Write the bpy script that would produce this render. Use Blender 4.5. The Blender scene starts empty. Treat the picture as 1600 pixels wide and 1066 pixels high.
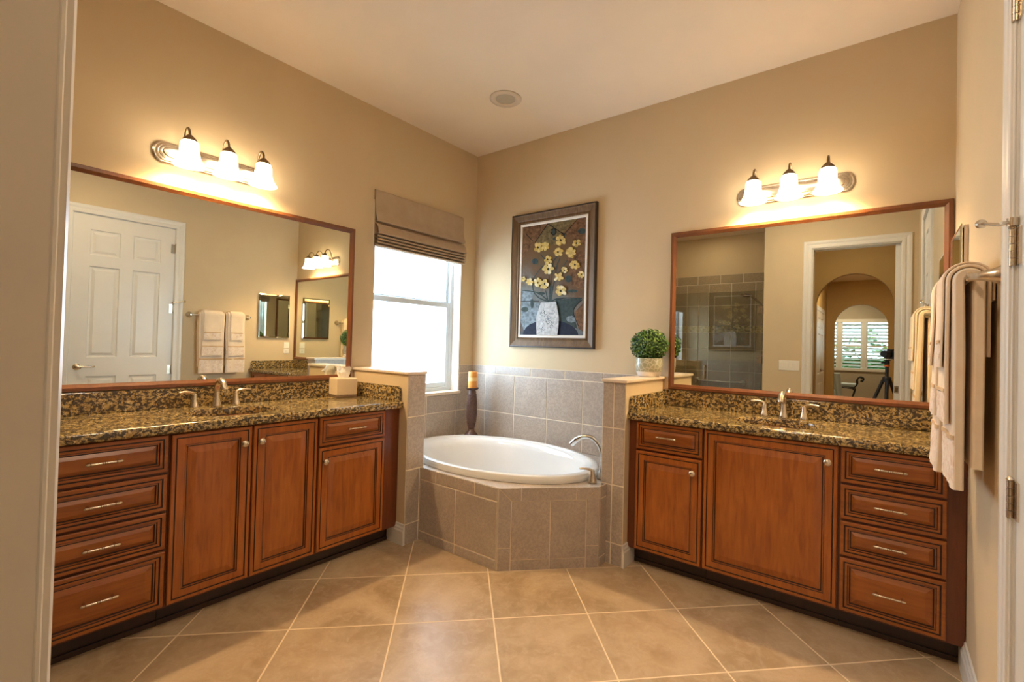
import bpy, bmesh, math, random
from mathutils import Vector, Matrix, noise as mnoise
random.seed(7)
PI = math.pi
S = bpy.context.scene
COL = S.collection

# ------------------------------------------------------------------ camera
W_PX, H_PX = 1600.0, 1066.0
C = Vector((3.04279, -3.19327, 1.30168))
Rv = Vector((0.79698292, 0.60344037, 0.02603729)).normalized()
Fv = Vector((-0.60388923, 0.796926, 0.01505849)).normalized()
Uv = Rv.cross(Fv).normalized()
cam_d = bpy.data.cameras.new('view_camera')
cam = bpy.data.objects.new('view_camera', cam_d)
COL.objects.link(cam)
m = Matrix.Identity(4)
for i in range(3):
    m[i][0], m[i][1], m[i][2], m[i][3] = Rv[i], Uv[i], -Fv[i], C[i]
cam.matrix_world = m
cam_d.sensor_width = 36.0
cam_d.lens = 734.72 / W_PX * 36.0
cam_d.shift_x = -(822.33 - 800) / W_PX
cam_d.shift_y = -(533 - 527.46) / W_PX
cam_d.clip_start = 0.01
S.camera = cam

# ------------------------------------------------------------------ exposure, world, large lights
S.view_settings.view_transform = 'Standard'
S.view_settings.look = 'None'
S.view_settings.gamma = 1.0
S.view_settings.use_curve_mapping = False
S.view_settings.exposure = 2.28
S.cycles.use_denoising = True
S.cycles.max_bounces = 16
S.cycles.diffuse_bounces = 8
S.cycles.glossy_bounces = 8
S.cycles.sample_clamp_indirect = 6.0

LAMP = (1.0, 0.70, 0.37)
BULB_W = 5.2
SHADE_E = 2.6
wd = bpy.data.worlds.new('daylight'); S.world = wd; wd.use_nodes = True
bg = wd.node_tree.nodes['Background']
bg.inputs[0].default_value = (0.64, 0.81, 1.0, 1)
bg.inputs[1].default_value = 3.6

def area(name, loc, rot, sx, sy, power, color=(1, 1, 1), portal=False):
    d = bpy.data.lights.new(name, 'AREA'); d.shape = 'RECTANGLE'
    d.size, d.size_y, d.energy, d.color = sx, sy, power, color
    o = bpy.data.objects.new(name, d); COL.objects.link(o)
    o.location = loc; o.rotation_euler = rot
    if portal: d.cycles.is_portal = True
    return o
area('window_sky_portal', (-0.13, -0.63, 1.65), (0, -PI/2, 0), 1.6, 0.92, 1, portal=True)
area('bedroom_sky_portal', (2.4, -12.12, 1.5), (PI/2, 0, 0), 1.7, 1.35, 1, portal=True)

def fill(name, loc, power, color=(1, 0.78, 0.52), r=0.09):  # disc light at the ceiling, added as fill
    d = bpy.data.lights.new(name, 'AREA'); d.shape = 'DISK'; d.size = 2*r
    d.energy = power; d.color = color
    o = bpy.data.objects.new(name, d); COL.objects.link(o); o.location = loc
    return o
H = 3.048
W = 3.329
D = -3.113
fill('hall_fill', (2.7, -4.1, H-0.012), 2.0)  # this and the next four are added fills, no such fixtures seen
fill('corridor_fill', (2.7, -7.2, 2.84-0.012), 5)
fill('bath_fill', (2.35, -2.25, H-0.012), 4.2, (1, 0.80, 0.58), 0.07)
fill('bedroom_fill', (2.2, -10.9, 2.84-0.012), 9)
fill('shower_fill', (1.0, -3.8, H-0.012), 1.2)

# ------------------------------------------------------------------ materials
def lin(c):
    return tuple(((x/255.0)/12.92 if x/255.0 <= 0.04045 else ((x/255.0+0.055)/1.055)**2.4) for x in c)

class NT:
    def __init__(s, name):
        s.m = bpy.data.materials.new(name); s.m.use_nodes = True
        s.t = s.m.node_tree; s.n = s.t.nodes; s.l = s.t.links
        s.b = s.n['Principled BSDF']; s.out = s.n['Material Output']
    def new(s, typ, **kw):
        x = s.n.new(typ)
        for k, v in kw.items(): setattr(x, k, v)
        return x
    def link(s, a, b): s.l.new(a, b)
    def coord(s, scale=(1, 1, 1), rot=(0, 0, 0)):
        tc = s.new('ShaderNodeTexCoord'); mp = s.new('ShaderNodeMapping')
        mp.inputs['Scale'].default_value = scale; mp.inputs['Rotation'].default_value = rot
        s.link(tc.outputs['Object'], mp.inputs['Vector']); return mp.outputs['Vector']
    def noise(s, vec, scale, detail=4, rough=0.55, dist=0.0):
        x = s.new('ShaderNodeTexNoise'); x.inputs['Scale'].default_value = scale
        x.inputs['Detail'].default_value = detail; x.inputs['Roughness'].default_value = rough
        x.inputs['Distortion'].default_value = dist
        if vec is not None: s.link(vec, x.inputs['Vector'])
        return x.outputs['Fac']
    def ramp(s, fac, stops, interp='LINEAR'):
        x = s.new('ShaderNodeValToRGB'); x.color_ramp.interpolation = interp
        e = x.color_ramp.elements
        while len(e) < len(stops): e.new(0.5)
        for el, (p, c) in zip(e, stops):
            el.position = p; el.color = (*c, 1) if len(c) == 3 else c
        s.link(fac, x.inputs['Fac']); return x.outputs['Color']
    def mix(s, fac, a, b, mode='MIX'):
        x = s.new('ShaderNodeMix', data_type='RGBA', blend_type=mode)
        if isinstance(fac, (int, float)): x.inputs[0].default_value = fac
        else: s.link(fac, x.inputs[0])
        for v, i in ((a, 6), (b, 7)):
            if isinstance(v, tuple): x.inputs[i].default_value = (*v, 1)
            else: s.link(v, x.inputs[i])
        return x.outputs[2]
    def math(s, op, a, b=None):
        x = s.new('ShaderNodeMath', operation=op)
        for i, v in enumerate((a, b)):
            if v is None: continue
            if isinstance(v, (int, float)): x.inputs[i].default_value = v
            else: s.link(v, x.inputs[i])
        return x.outputs[0]
    def bump(s, h, strength=0.2, dist=0.01):
        x = s.new('ShaderNodeBump'); x.inputs['Strength'].default_value = strength
        x.inputs['Distance'].default_value = dist
        s.link(h, x.inputs['Height']); s.link(x.outputs['Normal'], s.b.inputs['Normal'])
    def base(s, c):
        if isinstance(c, tuple): s.b.inputs['Base Color'].default_value = (*c, 1)
        else: s.link(c, s.b.inputs['Base Color'])
    def set(s, rough=0.5, metal=0.0, spec=0.5, **kw):
        s.b.inputs['Roughness'].default_value = rough; s.b.inputs['Metallic'].default_value = metal
        s.b.inputs['Specular IOR Level'].default_value = spec
        for k, v in kw.items(): s.b.inputs[k].default_value = v

def plain(name, col, rough=0.5, metal=0.0, spec=0.5, var=0.06, nscale=8, bumps=None):
    t = NT(name); v = t.coord()
    f = t.noise(v, nscale, 4)
    a = tuple(min(1, x*(1-var)) for x in col); b = tuple(min(1, x*(1+var)) for x in col)
    t.base(t.ramp(f, [(0.3, a), (0.7, b)])); t.set(rough, metal, spec)
    if bumps: t.bump(t.noise(v, bumps[0], 3), bumps[1], bumps[2] if len(bumps) > 2 else 0.002)
    return t.m

M = {}
M['paint'] = plain('wall_paint', (0.60, 0.48, 0.315), 0.8, spec=0.12, var=0.02, nscale=3, bumps=(160, 0.12))
M['ceiling'] = plain('ceiling_paint', (0.80, 0.695, 0.57), 0.75, spec=0.2, var=0.02, nscale=3, bumps=(120, 0.15))
M['hallpaint'] = plain('hall_paint', (0.52, 0.36, 0.15), 0.65, spec=0.3, var=0.02, nscale=3, bumps=(150, 0.1))
M['bedpaint'] = plain('bedroom_paint', (0.40, 0.345, 0.26), 0.65, spec=0.3, var=0.02)
M['trim'] = plain('white_trim', (0.72, 0.695, 0.645), 0.32, var=0.015)
M['cap'] = plain('cream_ledge', (0.74, 0.62, 0.49), 0.3, var=0.04, nscale=20)
M['vinyl'] = plain('window_vinyl', (0.62, 0.68, 0.72), 0.35, var=0.02)
M['jamb'] = plain('window_reveal_paint', (0.82, 0.80, 0.76), 0.55, var=0.02)
M['nickel'] = plain('brushed_nickel', (0.68, 0.59, 0.47), 0.26, 1.0, var=0.08, nscale=60)
M['bronze'] = plain('aged_nickel', (0.30, 0.22, 0.14), 0.32, 1.0, var=0.15, nscale=50)
M['chrome'] = plain('satin_chrome', (0.62, 0.60, 0.57), 0.18, 1.0, var=0.04)
M['porcelain'] = plain('white_porcelain', (0.68, 0.675, 0.66), 0.08, var=0.01)
M['bisque'] = plain('bisque_porcelain', (0.72, 0.58, 0.42), 0.12, var=0.01)
M['tissuebox'] = plain('cream_box', (0.74, 0.60, 0.40), 0.5, var=0.03, bumps=(200, 0.1))
M['darktray'] = plain('box_base', (0.20, 0.13, 0.07), 0.45, var=0.05)
M['tissue'] = plain('tissue_paper', (0.88, 0.86, 0.82), 0.85, var=0.02)
M['black'] = plain('black_plastic', (0.012, 0.012, 0.014), 0.45, var=0.1)
M['gap'] = plain('gap_shade_black', (0.012, 0.008, 0.006), 0.8, var=0.1)  # shade of the cabinet gap put into a near-black colour
M['orange'] = plain('orange_anodised', (0.75, 0.16, 0.03), 0.35, 0.3, var=0.05)
M['plate'] = plain('ivory_plastic', (0.80, 0.77, 0.68), 0.35, var=0.01)
M['bluefab'] = plain('pale_blue_fabric', (0.50, 0.60, 0.64), 0.85, var=0.08, nscale=30)
M['iron'] = plain('dark_iron', (0.03, 0.027, 0.025), 0.45, 0.6, var=0.1)
M['greycone'] = plain('speaker_grille', (0.44, 0.39, 0.31), 0.6, var=0.05, nscale=200)
M['ringwhite'] = plain('speaker_ring', (0.62, 0.53, 0.42), 0.5, var=0.02)
M['candle_a'] = plain('amber_wax', (0.72, 0.30, 0.06), 0.4, var=0.10, nscale=30)
M['candle_b'] = plain('cream_wax', (0.82, 0.55, 0.22), 0.4, var=0.08, nscale=30)
M['leaf'] = None

def mirror_mat():
    t = NT('silvered_glass'); t.base((0.77, 0.79, 0.72)); t.set(0.0, 1.0); return t.m
M['mirror'] = mirror_mat()

def glass_mat(name, tint, fres=1.45, k=1.0):
    t = NT(name); t.n.remove(t.b)
    tr = t.new('ShaderNodeBsdfTransparent'); tr.inputs[0].default_value = (*tint, 1)
    gl = t.new('ShaderNodeBsdfGlossy'); gl.inputs['Roughness'].default_value = 0.0
    fr = t.new('ShaderNodeFresnel'); fr.inputs[0].default_value = fres
    mx = t.new('ShaderNodeMixShader')
    geo = t.new('ShaderNodeNewGeometry')   # one outer reflection per sheet; a thin pane does not bend light, so no internal reflection
    f = t.math('MULTIPLY', t.math('MULTIPLY', fr.outputs[0], k), t.math('SUBTRACT', 1.0, geo.outputs['Backfacing']))
    t.link(f, mx.inputs[0]); t.link(tr.outputs[0], mx.inputs[1]); t.link(gl.outputs[0], mx.inputs[2])
    t.link(mx.outputs[0], t.out.inputs[0]); return t.m
M['glass'] = glass_mat('window_glass', (0.97, 0.985, 0.98))
M['tinted'] = glass_mat('dimming_glass', (0.60, 0.66, 0.65))  # tint added to dim the daylight through the bedroom window
M['showerglass'] = glass_mat('shower_glass', (0.82, 0.84, 0.81), 2.5)

def shade_mat():
    t = NT('frosted_lamp_glass'); t.base((0.9, 0.85, 0.75)); t.set(0.35)
    v = t.coord(); f = t.noise(v, 25, 3)
    c = t.ramp(f, [(0.3, (1.0, 0.78, 0.50)), (0.7, (1.0, 0.86, 0.62))])
    t.link(c, t.b.inputs['Emission Color']); t.b.inputs['Emission Strength'].default_value = SHADE_E
    return t.m
M['shade'] = shade_mat()

def wood_mat(name, c1, c2, c3, axis=2):
    t = NT(name); sc = [14, 14, 14]; sc[axis] = 1.6
    v = t.coord(tuple(sc)); f = t.noise(v, 3.0, 6, 0.6, 0.6)
    v2 = t.coord((1, 1, 1)); g = t.noise(v2, 6.0, 3, 0.5, 0.4)
    sc2 = [120, 120, 120]; sc2[axis] = 5
    h = t.noise(t.coord(tuple(sc2)), 3.0, 3)
    c = t.ramp(f, [(0.25, c1), (0.52, c2), (0.8, c3)])
    c = t.mix(t.math('MULTIPLY', g, 0.55), c, c1)
    c = t.mix(t.math('MULTIPLY', h, 0.25), c, tuple(x*0.55 for x in c1))
    t.base(c); t.set(0.33, 0, 0.5)
    t.b.inputs['Coat Weight'].default_value = 0.15; t.b.inputs['Coat Roughness'].default_value = 0.2
    t.bump(h, 0.08, 0.001)
    return t.m
WC = ((0.23, 0.060, 0.008), (0.41, 0.122, 0.015), (0.53, 0.178, 0.026))
M['wood'] = wood_mat('cherry_wood', *WC)
M['woodh'] = wood_mat('cherry_wood_crosswise', *[tuple(x*0.86 for x in c) for c in WC], axis=0)
M['woodhy'] = wood_mat('cherry_wood_crosswise_y', *[tuple(x*0.86 for x in c) for c in WC], axis=1)
M['wooddark'] = wood_mat('cherry_wood_frame', (0.10, 0.023, 0.006), (0.17, 0.042, 0.009), (0.22, 0.058, 0.012))
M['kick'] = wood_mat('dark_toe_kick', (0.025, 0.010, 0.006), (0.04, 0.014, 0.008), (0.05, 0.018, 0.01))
M['glaze'] = plain('dark_glaze', (0.030, 0.010, 0.005), 0.4, var=0.2, nscale=30)
M['mframe'] = wood_mat('mirror_frame_wood', (0.13, 0.040, 0.010), (0.19, 0.062, 0.015), (0.24, 0.085, 0.022))

def granite_mat():
    t = NT('gold_granite')
    v = t.coord((1.0, 1.0, 1.3), (0.35, 0.5, 0.6))
    warp = t.new('ShaderNodeTexNoise'); warp.inputs['Scale'].default_value = 22; warp.inputs['Detail'].default_value = 4
    t.link(v, warp.inputs['Vector'])
    vv = t.new('ShaderNodeVectorMath', operation='MULTIPLY_ADD')
    t.link(warp.outputs['Color'], vv.inputs[0]); vv.inputs[1].default_value = (0.035, 0.035, 0.035); t.link(v, vv.inputs[2])
    n1 = t.noise(vv.outputs[0], 58, 6, 0.68)
    n2 = t.noise(vv.outputs[0], 120, 4, 0.65)
    n3 = t.noise(v, 13, 4); n4 = t.noise(vv.outputs[0], 75, 4, 0.6)
    col = t.ramp(n3, [(0.3, (0.36, 0.235, 0.065)), (0.5, (0.50, 0.355, 0.125)), (0.7, (0.60, 0.47, 0.22))])
    lt = t.ramp(n4, [(0.55, (0, 0, 0)), (0.62, (1, 1, 1))])
    col = t.mix(t.math('MULTIPLY', lt, 0.6), col, (0.68, 0.56, 0.34))
    br = t.ramp(n2, [(0.48, (0, 0, 0)), (0.57, (1, 1, 1))])
    col = t.mix(t.math('MULTIPLY', br, 0.75), col, (0.16, 0.095, 0.04))
    dk = t.ramp(n1, [(0.472, (0, 0, 0)), (0.515, (1, 1, 1))])
    col = t.mix(t.math('MULTIPLY', dk, 0.92), col, (0.030, 0.024, 0.022))
    t.base(col); t.set(0.12, 0, 0.5); return t.m
M['granite'] = granite_mat()

def floor_mat():
    t = NT('diagonal_floor_tile'); r = math.sqrt(0.5); T = 0.4572; u0 = -0.3768; v0 = -1.7105
    tc = t.new('ShaderNodeTexCoord'); sx = t.new('ShaderNodeSeparateXYZ'); t.link(tc.outputs['Object'], sx.inputs[0])
    X, Y = sx.outputs[0], sx.outputs[1]
    u = t.math('DIVIDE', t.math('SUBTRACT', t.math('MULTIPLY', t.math('ADD', X, Y), r), u0), T)
    v = t.math('DIVIDE', t.math('SUBTRACT', t.math('MULTIPLY', t.math('SUBTRACT', Y, X), r), v0), T)
    def edge(a):
        f = t.math('SUBTRACT', a, t.math('FLOOR', a)); return t.math('MINIMUM', f, t.math('SUBTRACT', 1.0, f))
    e = t.math('MINIMUM', edge(u), edge(v))
    gm = t.new('ShaderNodeMapRange'); gm.inputs['From Min'].default_value = 0.0055; gm.inputs['From Max'].default_value = 0.0095
    t.link(e, gm.inputs['Value']); tile = gm.outputs[0]
    idv = t.new('ShaderNodeCombineXYZ'); t.link(t.math('FLOOR', u), idv.inputs[0]); t.link(t.math('FLOOR', v), idv.inputs[1])
    wn = t.new('ShaderNodeTexWhiteNoise', noise_dimensions='3D'); t.link(idv.outputs[0], wn.inputs['Vector'])
    off = t.new('ShaderNodeVectorMath', operation='MULTIPLY_ADD')
    t.link(wn.outputs['Color'], off.inputs[0]); off.inputs[1].default_value = (9, 9, 9); t.link(tc.outputs['Object'], off.inputs[2])
    n1 = t.noise(off.outputs[0], 3.2, 6, 0.6, 0.8); n2 = t.noise(off.outputs[0], 90, 4, 0.7); n3 = t.noise(off.outputs[0], 16, 5, 0.65, 1.2)
    c = t.ramp(n1, [(0.28, (0.31, 0.21, 0.115)), (0.5, (0.45, 0.33, 0.205)), (0.72, (0.58, 0.45, 0.30))])
    c = t.mix(t.math('MULTIPLY', t.ramp(n3, [(0.45, (0, 0, 0)), (0.7, (1, 1, 1))]), 0.5), c, (0.62, 0.50, 0.37))
    c = t.mix(t.math('MULTIPLY', n2, 0.42), c, (0.24, 0.165, 0.095))
    c = t.mix(t.math('MULTIPLY', wn.outputs['Value'], 0.18), c, (0.50, 0.36, 0.22))
    c = t.mix(tile, (0.74, 0.60, 0.42), c)
    t.base(c)
    rg = t.new('ShaderNodeMapRange'); rg.inputs['To Min'].default_value = 0.75; rg.inputs['To Max'].default_value = 0.35
    t.link(tile, rg.inputs['Value']); t.link(rg.outputs[0], t.b.inputs['Roughness'])
    hgt = t.math('ADD', t.math('MULTIPLY', tile, 0.6), t.math('ADD', t.math('MULTIPLY', n3, 0.35), t.math('MULTIPLY', n2, 0.1)))
    t.bump(hgt, 0.34, 0.004)
    return t.m
M['floor'] = floor_mat()

def tile_mat(name, a, b, rough=0.30):
    t = NT(name); tc = t.new('ShaderNodeTexCoord')
    geo = t.new('ShaderNodeNewGeometry')
    off = t.new('ShaderNodeVectorMath', operation='MULTIPLY_ADD')
    cx = t.new('ShaderNodeCombineXYZ')
    for i in range(3): t.link(geo.outputs['Random Per Island'], cx.inputs[i])
    t.link(cx.outputs[0], off.inputs[0]); off.inputs[1].default_value = (7, 11, 5); t.link(tc.outputs['Object'], off.inputs[2])
    n1 = t.noise(off.outputs[0], 5, 5, 0.6, 0.5); n2 = t.noise(off.outputs[0], 75, 5, 0.8)
    c = t.ramp(n1, [(0.3, a), (0.7, b)])
    c = t.mix(t.math('MULTIPLY', t.ramp(n2, [(0.44, (0, 0, 0)), (0.56, (1, 1, 1))]), 0.5), c, tuple(x*0.62 for x in a))
    c = t.mix(t.math('MULTIPLY', geo.outputs['Random Per Island'], 0.22), c, tuple(x*0.8 for x in a))
    t.base(c); t.set(rough, 0, 0.5); t.bump(n2, 0.08, 0.002)
    return t.m
M['tile'] = tile_mat('stone_wall_tile', (0.41, 0.345, 0.29), (0.51, 0.435, 0.37), 0.36)
M['grout'] = plain('pale_grout', (0.80, 0.71, 0.57), 0.8, var=0.04)
M['stile'] = tile_mat('shower_tile', (0.36, 0.28, 0.18), (0.43, 0.34, 0.22), 0.4)
M['listello'] = plain('stone_mosaic', (0.48, 0.38, 0.18), 0.4, var=0.55, nscale=28)

def fabric(name, a, b, rough=0.95, s=900, bstr=0.35, lines=None):
    t = NT(name); v = t.coord(); f = t.noise(v, 14, 4); g = t.noise(v, s, 2)
    c = t.ramp(f, [(0.3, a), (0.7, b)])
    c = t.mix(t.math('MULTIPLY', g, 0.25), c, tuple(x*0.7 for x in a))
    t.base(c); t.set(rough, 0, 0.2); t.b.inputs['Sheen Weight'].default_value = 0.15
    t.bump(g, bstr, 0.002); return t.m
M['towel'] = fabric('cream_terry', (0.76, 0.62, 0.47), (0.84, 0.70, 0.55), bstr=0.2)
def lace():
    t = NT('embroidered_band'); v = t.coord()
    w = t.new('ShaderNodeTexVoronoi', feature='DISTANCE_TO_EDGE'); w.inputs['Scale'].default_value = 26; t.link(v, w.inputs['Vector'])
    n = t.noise(v, 30, 3, 0.6, 1.5)
    c = t.ramp(n, [(0.35, (0.62, 0.46, 0.34)), (0.5, (0.74, 0.60, 0.50)), (0.65, (0.80, 0.69, 0.60))])
    e = t.ramp(w.outputs['Distance'], [(0.02, (1, 1, 1)), (0.09, (0, 0, 0))])
    c = t.mix(t.math('MULTIPLY', e, 0.45), c, (0.82, 0.74, 0.66))
    t.base(c); t.set(0.6, 0, 0.4); t.bump(n, 0.5, 0.004); return t.m
M['lace'] = lace()
M['braid'] = fabric('gold_braid', (0.52, 0.33, 0.17), (0.68, 0.48, 0.28), 0.7, 250)
M['blind'] = fabric('taupe_linen', (0.44, 0.335, 0.235), (0.49, 0.38, 0.27), 0.9, 500, 0.15)
def leafm():
    t = NT('boxwood_leaf'); geo = t.new('ShaderNodeNewGeometry')
    c = t.ramp(geo.outputs['Random Per Island'], [(0.0, (0.010, 0.040, 0.008)), (0.4, (0.035, 0.115, 0.014)), (0.75, (0.10, 0.23, 0.025)), (1.0, (0.30, 0.45, 0.07))])
    t.base(c); t.set(0.4); return t.m
M['leaf'] = leafm()
def potm():
    t = NT('patterned_glazed_pot'); v = t.coord((1, 1, 1))
    w = t.new('ShaderNodeTexVoronoi', feature='DISTANCE_TO_EDGE'); w.inputs['Scale'].default_value = 30; t.link(v, w.inputs['Vector'])
    e = t.ramp(w.outputs['Distance'], [(0.02, (0.56, 0.52, 0.40)), (0.08, (0.34, 0.33, 0.22))])
    t.base(e); t.set(0.25); return t.m
M['pot'] = potm()
M['potwhite'] = plain('cream_glaze', (0.78, 0.72, 0.64), 0.2, var=0.03)
M['stick'] = plain('dark_carved_wood', (0.085, 0.040, 0.028), 0.42, var=0.25, nscale=40)
M['pframe'] = wood_mat('antique_picture_frame', (0.10, 0.055, 0.025), (0.19, 0.11, 0.05), (0.30, 0.19, 0.09))
M['pframe'].node_tree.nodes['Principled BSDF'].inputs['Specular IOR Level'].default_value = 0.25
M['pframe'].node_tree.nodes['Principled BSDF'].inputs['Coat Weight'].default_value = 0.0; M['pframe'].node_tree.nodes['Principled BSDF'].inputs['Roughness'].default_value = 0.5
M['pedge'] = plain('dark_picture_edge', (0.025, 0.015, 0.010), 0.4, var=0.2)
M['liner'] = plain('linen_liner', (0.74, 0.68, 0.60), 0.8, var=0.03)

def canvas_mat():
    t = NT('painted_canvas'); tc = t.new('ShaderNodeTexCoord'); sp = t.new('ShaderNodeSeparateXYZ'); t.link(tc.outputs['Object'], sp.inputs[0])
    v = t.coord(); wn = t.noise(v, 5, 4, 0.6, 1.0)
    zz = t.math('ADD', sp.outputs[2], t.math('MULTIPLY', t.math('SUBTRACT', wn, 0.5), 0.45))
    zz = t.math('ADD', zz, t.math('MULTIPLY', t.math('SUBTRACT', sp.outputs[0], 0.87), 0.35))
    mr = t.new('ShaderNodeMapRange'); mr.inputs['From Min'].default_value = 1.38; mr.inputs['From Max'].default_value = 2.32; t.link(zz, mr.inputs['Value'])
    c = t.ramp(mr.outputs[0], [(0.0, (0.045, 0.075, 0.09)), (0.18, (0.13, 0.19, 0.21)), (0.36, (0.17, 0.19, 0.17)), (0.5, (0.115, 0.08, 0.042)), (0.72, (0.13, 0.078, 0.030)), (1.0, (0.16, 0.10, 0.035))])
    vo = t.new('ShaderNodeTexVoronoi'); vo.inputs['Scale'].default_value = 4.2; t.link(v, vo.inputs['Vector'])
    bw = t.new('ShaderNodeRGBToBW'); t.link(vo.outputs['Color'], bw.inputs[0])
    c = t.mix(t.math('MULTIPLY', bw.outputs[0], 0.45), c, (0.16, 0.065, 0.03))
    st = t.noise(t.coord((1, 1, 0.35), (0, 0.6, 0)), 28, 5, 0.7, 1.5)
    c = t.mix(t.math('MULTIPLY', t.ramp(st, [(0.4, (0, 0, 0)), (0.75, (1, 1, 1))]), 0.4), c, (0.05, 0.04, 0.03))
    t.base(c); t.set(0.6, 0, 0.12); t.bump(st, 0.2, 0.002); return t.m
M['canvas'] = canvas_mat()
def pig(name, c, var=0.25): return plain(name, tuple(x*0.8 for x in c), 0.6, var=var, nscale=45, spec=0.1, bumps=(120, 0.2))
M['yel'] = pig('yellow_paint', (0.68, 0.50, 0.18)); M['yelpale'] = pig('pale_yellow_paint', (0.80, 0.69, 0.42)); M['ochre'] = pig('ochre_paint', (0.58, 0.39, 0.10))
M['pdark'] = pig('dark_paint', (0.030, 0.024, 0.018)); M['pteal'] = pig('teal_paint', (0.05, 0.07, 0.065)); M['pgrey'] = pig('grey_blue_paint', (0.21, 0.25, 0.27), 0.5); M['pnavy'] = pig('navy_paint', (0.022, 0.025, 0.045))
M['prust'] = pig('rust_paint', (0.17, 0.088, 0.042), 0.5); M['polive'] = pig('olive_paint', (0.17, 0.125, 0.055), 0.5); M['pvase'] = pig('white_vase_paint', (0.55, 0.55, 0.54), 0.3)

# ------------------------------------------------------------------ mesh helpers
def NB(): return bmesh.new()
def box(bm, x0, x1, y0, y1, z0, z1, mi=0):
    if x0 > x1: x0, x1 = x1, x0
    if y0 > y1: y0, y1 = y1, y0
    if z0 > z1: z0, z1 = z1, z0
    v = [bm.verts.new((x, y, z)) for z in (z0, z1) for y in (y0, y1) for x in (x0, x1)]
    for f in ((0, 2, 3, 1), (4, 5, 7, 6), (0, 1, 5, 4), (2, 6, 7, 3), (0, 4, 6, 2), (1, 3, 7, 5)):
        bm.faces.new([v[i] for i in f]).material_index = mi
    return v
def loft(bm, rings, mi=0, closed=True, cap0=True, cap1=True, mis=None):
    vs = [[bm.verts.new(p) for p in r] for r in rings]
    n = len(rings[0])
    for k in range(len(vs)-1):
        a, b = vs[k], vs[k+1]
        for i in range(n if closed else n-1):
            j = (i+1) % n
            try:
                f = bm.faces.new((a[i], a[j], b[j], b[i])); f.material_index = mis[k] if mis else mi
            except ValueError: pass
    if cap0: bm.faces.new(list(reversed(vs[0]))).material_index = mis[0] if mis else mi
    if cap1: bm.faces.new(vs[-1]).material_index = mis[-1] if mis else mi
    return vs
def basis(n):
    n = Vector(n).normalized(); a = Vector((0, 0, 1)) if abs(n.z) < 0.9 else Vector((1, 0, 0))
    x = a.cross(n).normalized(); return x, n.cross(x).normalized(), n
def lathe(bm, prof, c, axis=(0, 0, 1), n=24, mi=0, cap=True, mis=None):
    x, y, z = basis(axis); c = Vector(c); rings = []
    for r, h in prof:
        r = max(r, 1e-4)
        rings.append([c + z*h + (x*math.cos(2*PI*i/n) + y*math.sin(2*PI*i/n))*r for i in range(n)])
    loft(bm, rings, mi, cap0=cap, cap1=cap, mis=mis)
def tube(bm, pts, rad, n=10, mi=0, flat=None):
    pts = [Vector(p) for p in pts]; rings = []; prev = None
    for i, p in enumerate(pts):
        t = ((pts[min(i+1, len(pts)-1)] - pts[max(i-1, 0)])).normalized()
        if prev is None: x, y, _ = basis(t)
        else:
            x = (prev - t*prev.dot(t)).normalized(); y = t.cross(x).normalized()
        prev = x; r = rad[i] if isinstance(rad, (list, tuple)) else rad
        fl = flat if flat else 1.0
        rings.append([p + (x*math.cos(2*PI*k/n)*r + y*math.sin(2*PI*k/n)*r*fl) for k in range(n)])
    loft(bm, rings, mi)
def spline(pts, k=6):
    pts = [Vector(p) for p in pts]; out = []
    for i in range(len(pts)-1):
        p0 = pts[max(i-1, 0)]; p1 = pts[i]; p2 = pts[i+1]; p3 = pts[min(i+2, len(pts)-1)]
        for j in range(k):
            t = j/k
            out.append(0.5*((2*p1) + (p2-p0)*t + (2*p0-5*p1+4*p2-p3)*t*t + (3*p1-p0-3*p2+p3)*t**3))
    out.append(pts[-1]); return out
def finish(name, bm, mats, parent=None, smooth=None, xf=None, bevel=None, kind=None):
    if xf:
        for v in bm.verts: v.co = Vector(xf(v.co))
    bmesh.ops.recalc_face_normals(bm, faces=bm.faces[:])
    me = bpy.data.meshes.new(name); bm.to_mesh(me); bm.free()
    if not isinstance(mats, (list, tuple)): mats = [mats]
    for mm in mats: me.materials.append(mm)
    o = bpy.data.objects.new(name, me); COL.objects.link(o)
    if smooth is not None:
        for p in me.polygons: p.use_smooth = True
        me.set_sharp_from_angle(angle=math.radians(smooth))
    if bevel:
        b = o.modifiers.new('bevel', 'BEVEL'); b.width = bevel; b.segments = 2; b.limit_method = 'ANGLE'; b.angle_limit = math.radians(40)
    if parent:
        o.parent = parent; o.matrix_parent_inverse = parent_inv(parent)
    if kind: o['kind'] = kind
    return o
PI_LOC = {}
def parent_inv(p):
    return PI_LOC.get(p.name, Matrix.Identity(4))
def root(name, loc, label=None, cat=None, group=None, kind=None):
    o = bpy.data.objects.new(name, None); COL.objects.link(o); o.location = loc; o.empty_display_size = 0.1
    PI_LOC[o.name] = Matrix.Translation(Vector(loc)).inverted()
    if label: o['label'] = label
    if cat: o['category'] = cat
    if group: o['group'] = group
    if kind: o['kind'] = kind
    return o
def tag(o, label, cat, group=None):
    o['label'] = label; o['category'] = cat
    if group: o['group'] = group
    return o
def struct(name, bm, mats, **kw):
    o = finish(name, bm, mats, **kw)
    if not kw.get('parent'): o['kind'] = 'structure'
    return o

# ------------------------------------------------------------------ room shell
TK = 0.10
b = NB(); box(b, -1.5, 5.2, -14.6, 0.15, -0.08, 0); struct('floor', b, M['floor'])
b = NB(); box(b, -TK, W+TK, -4.5, TK, H, H+0.08); struct('ceiling', b, M['ceiling'])
b = NB(); box(b, -1.5, 5.2, -12.3, -4.98, 2.84, 2.95); struct('ceiling_hall', b, M['ceiling'])

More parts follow.
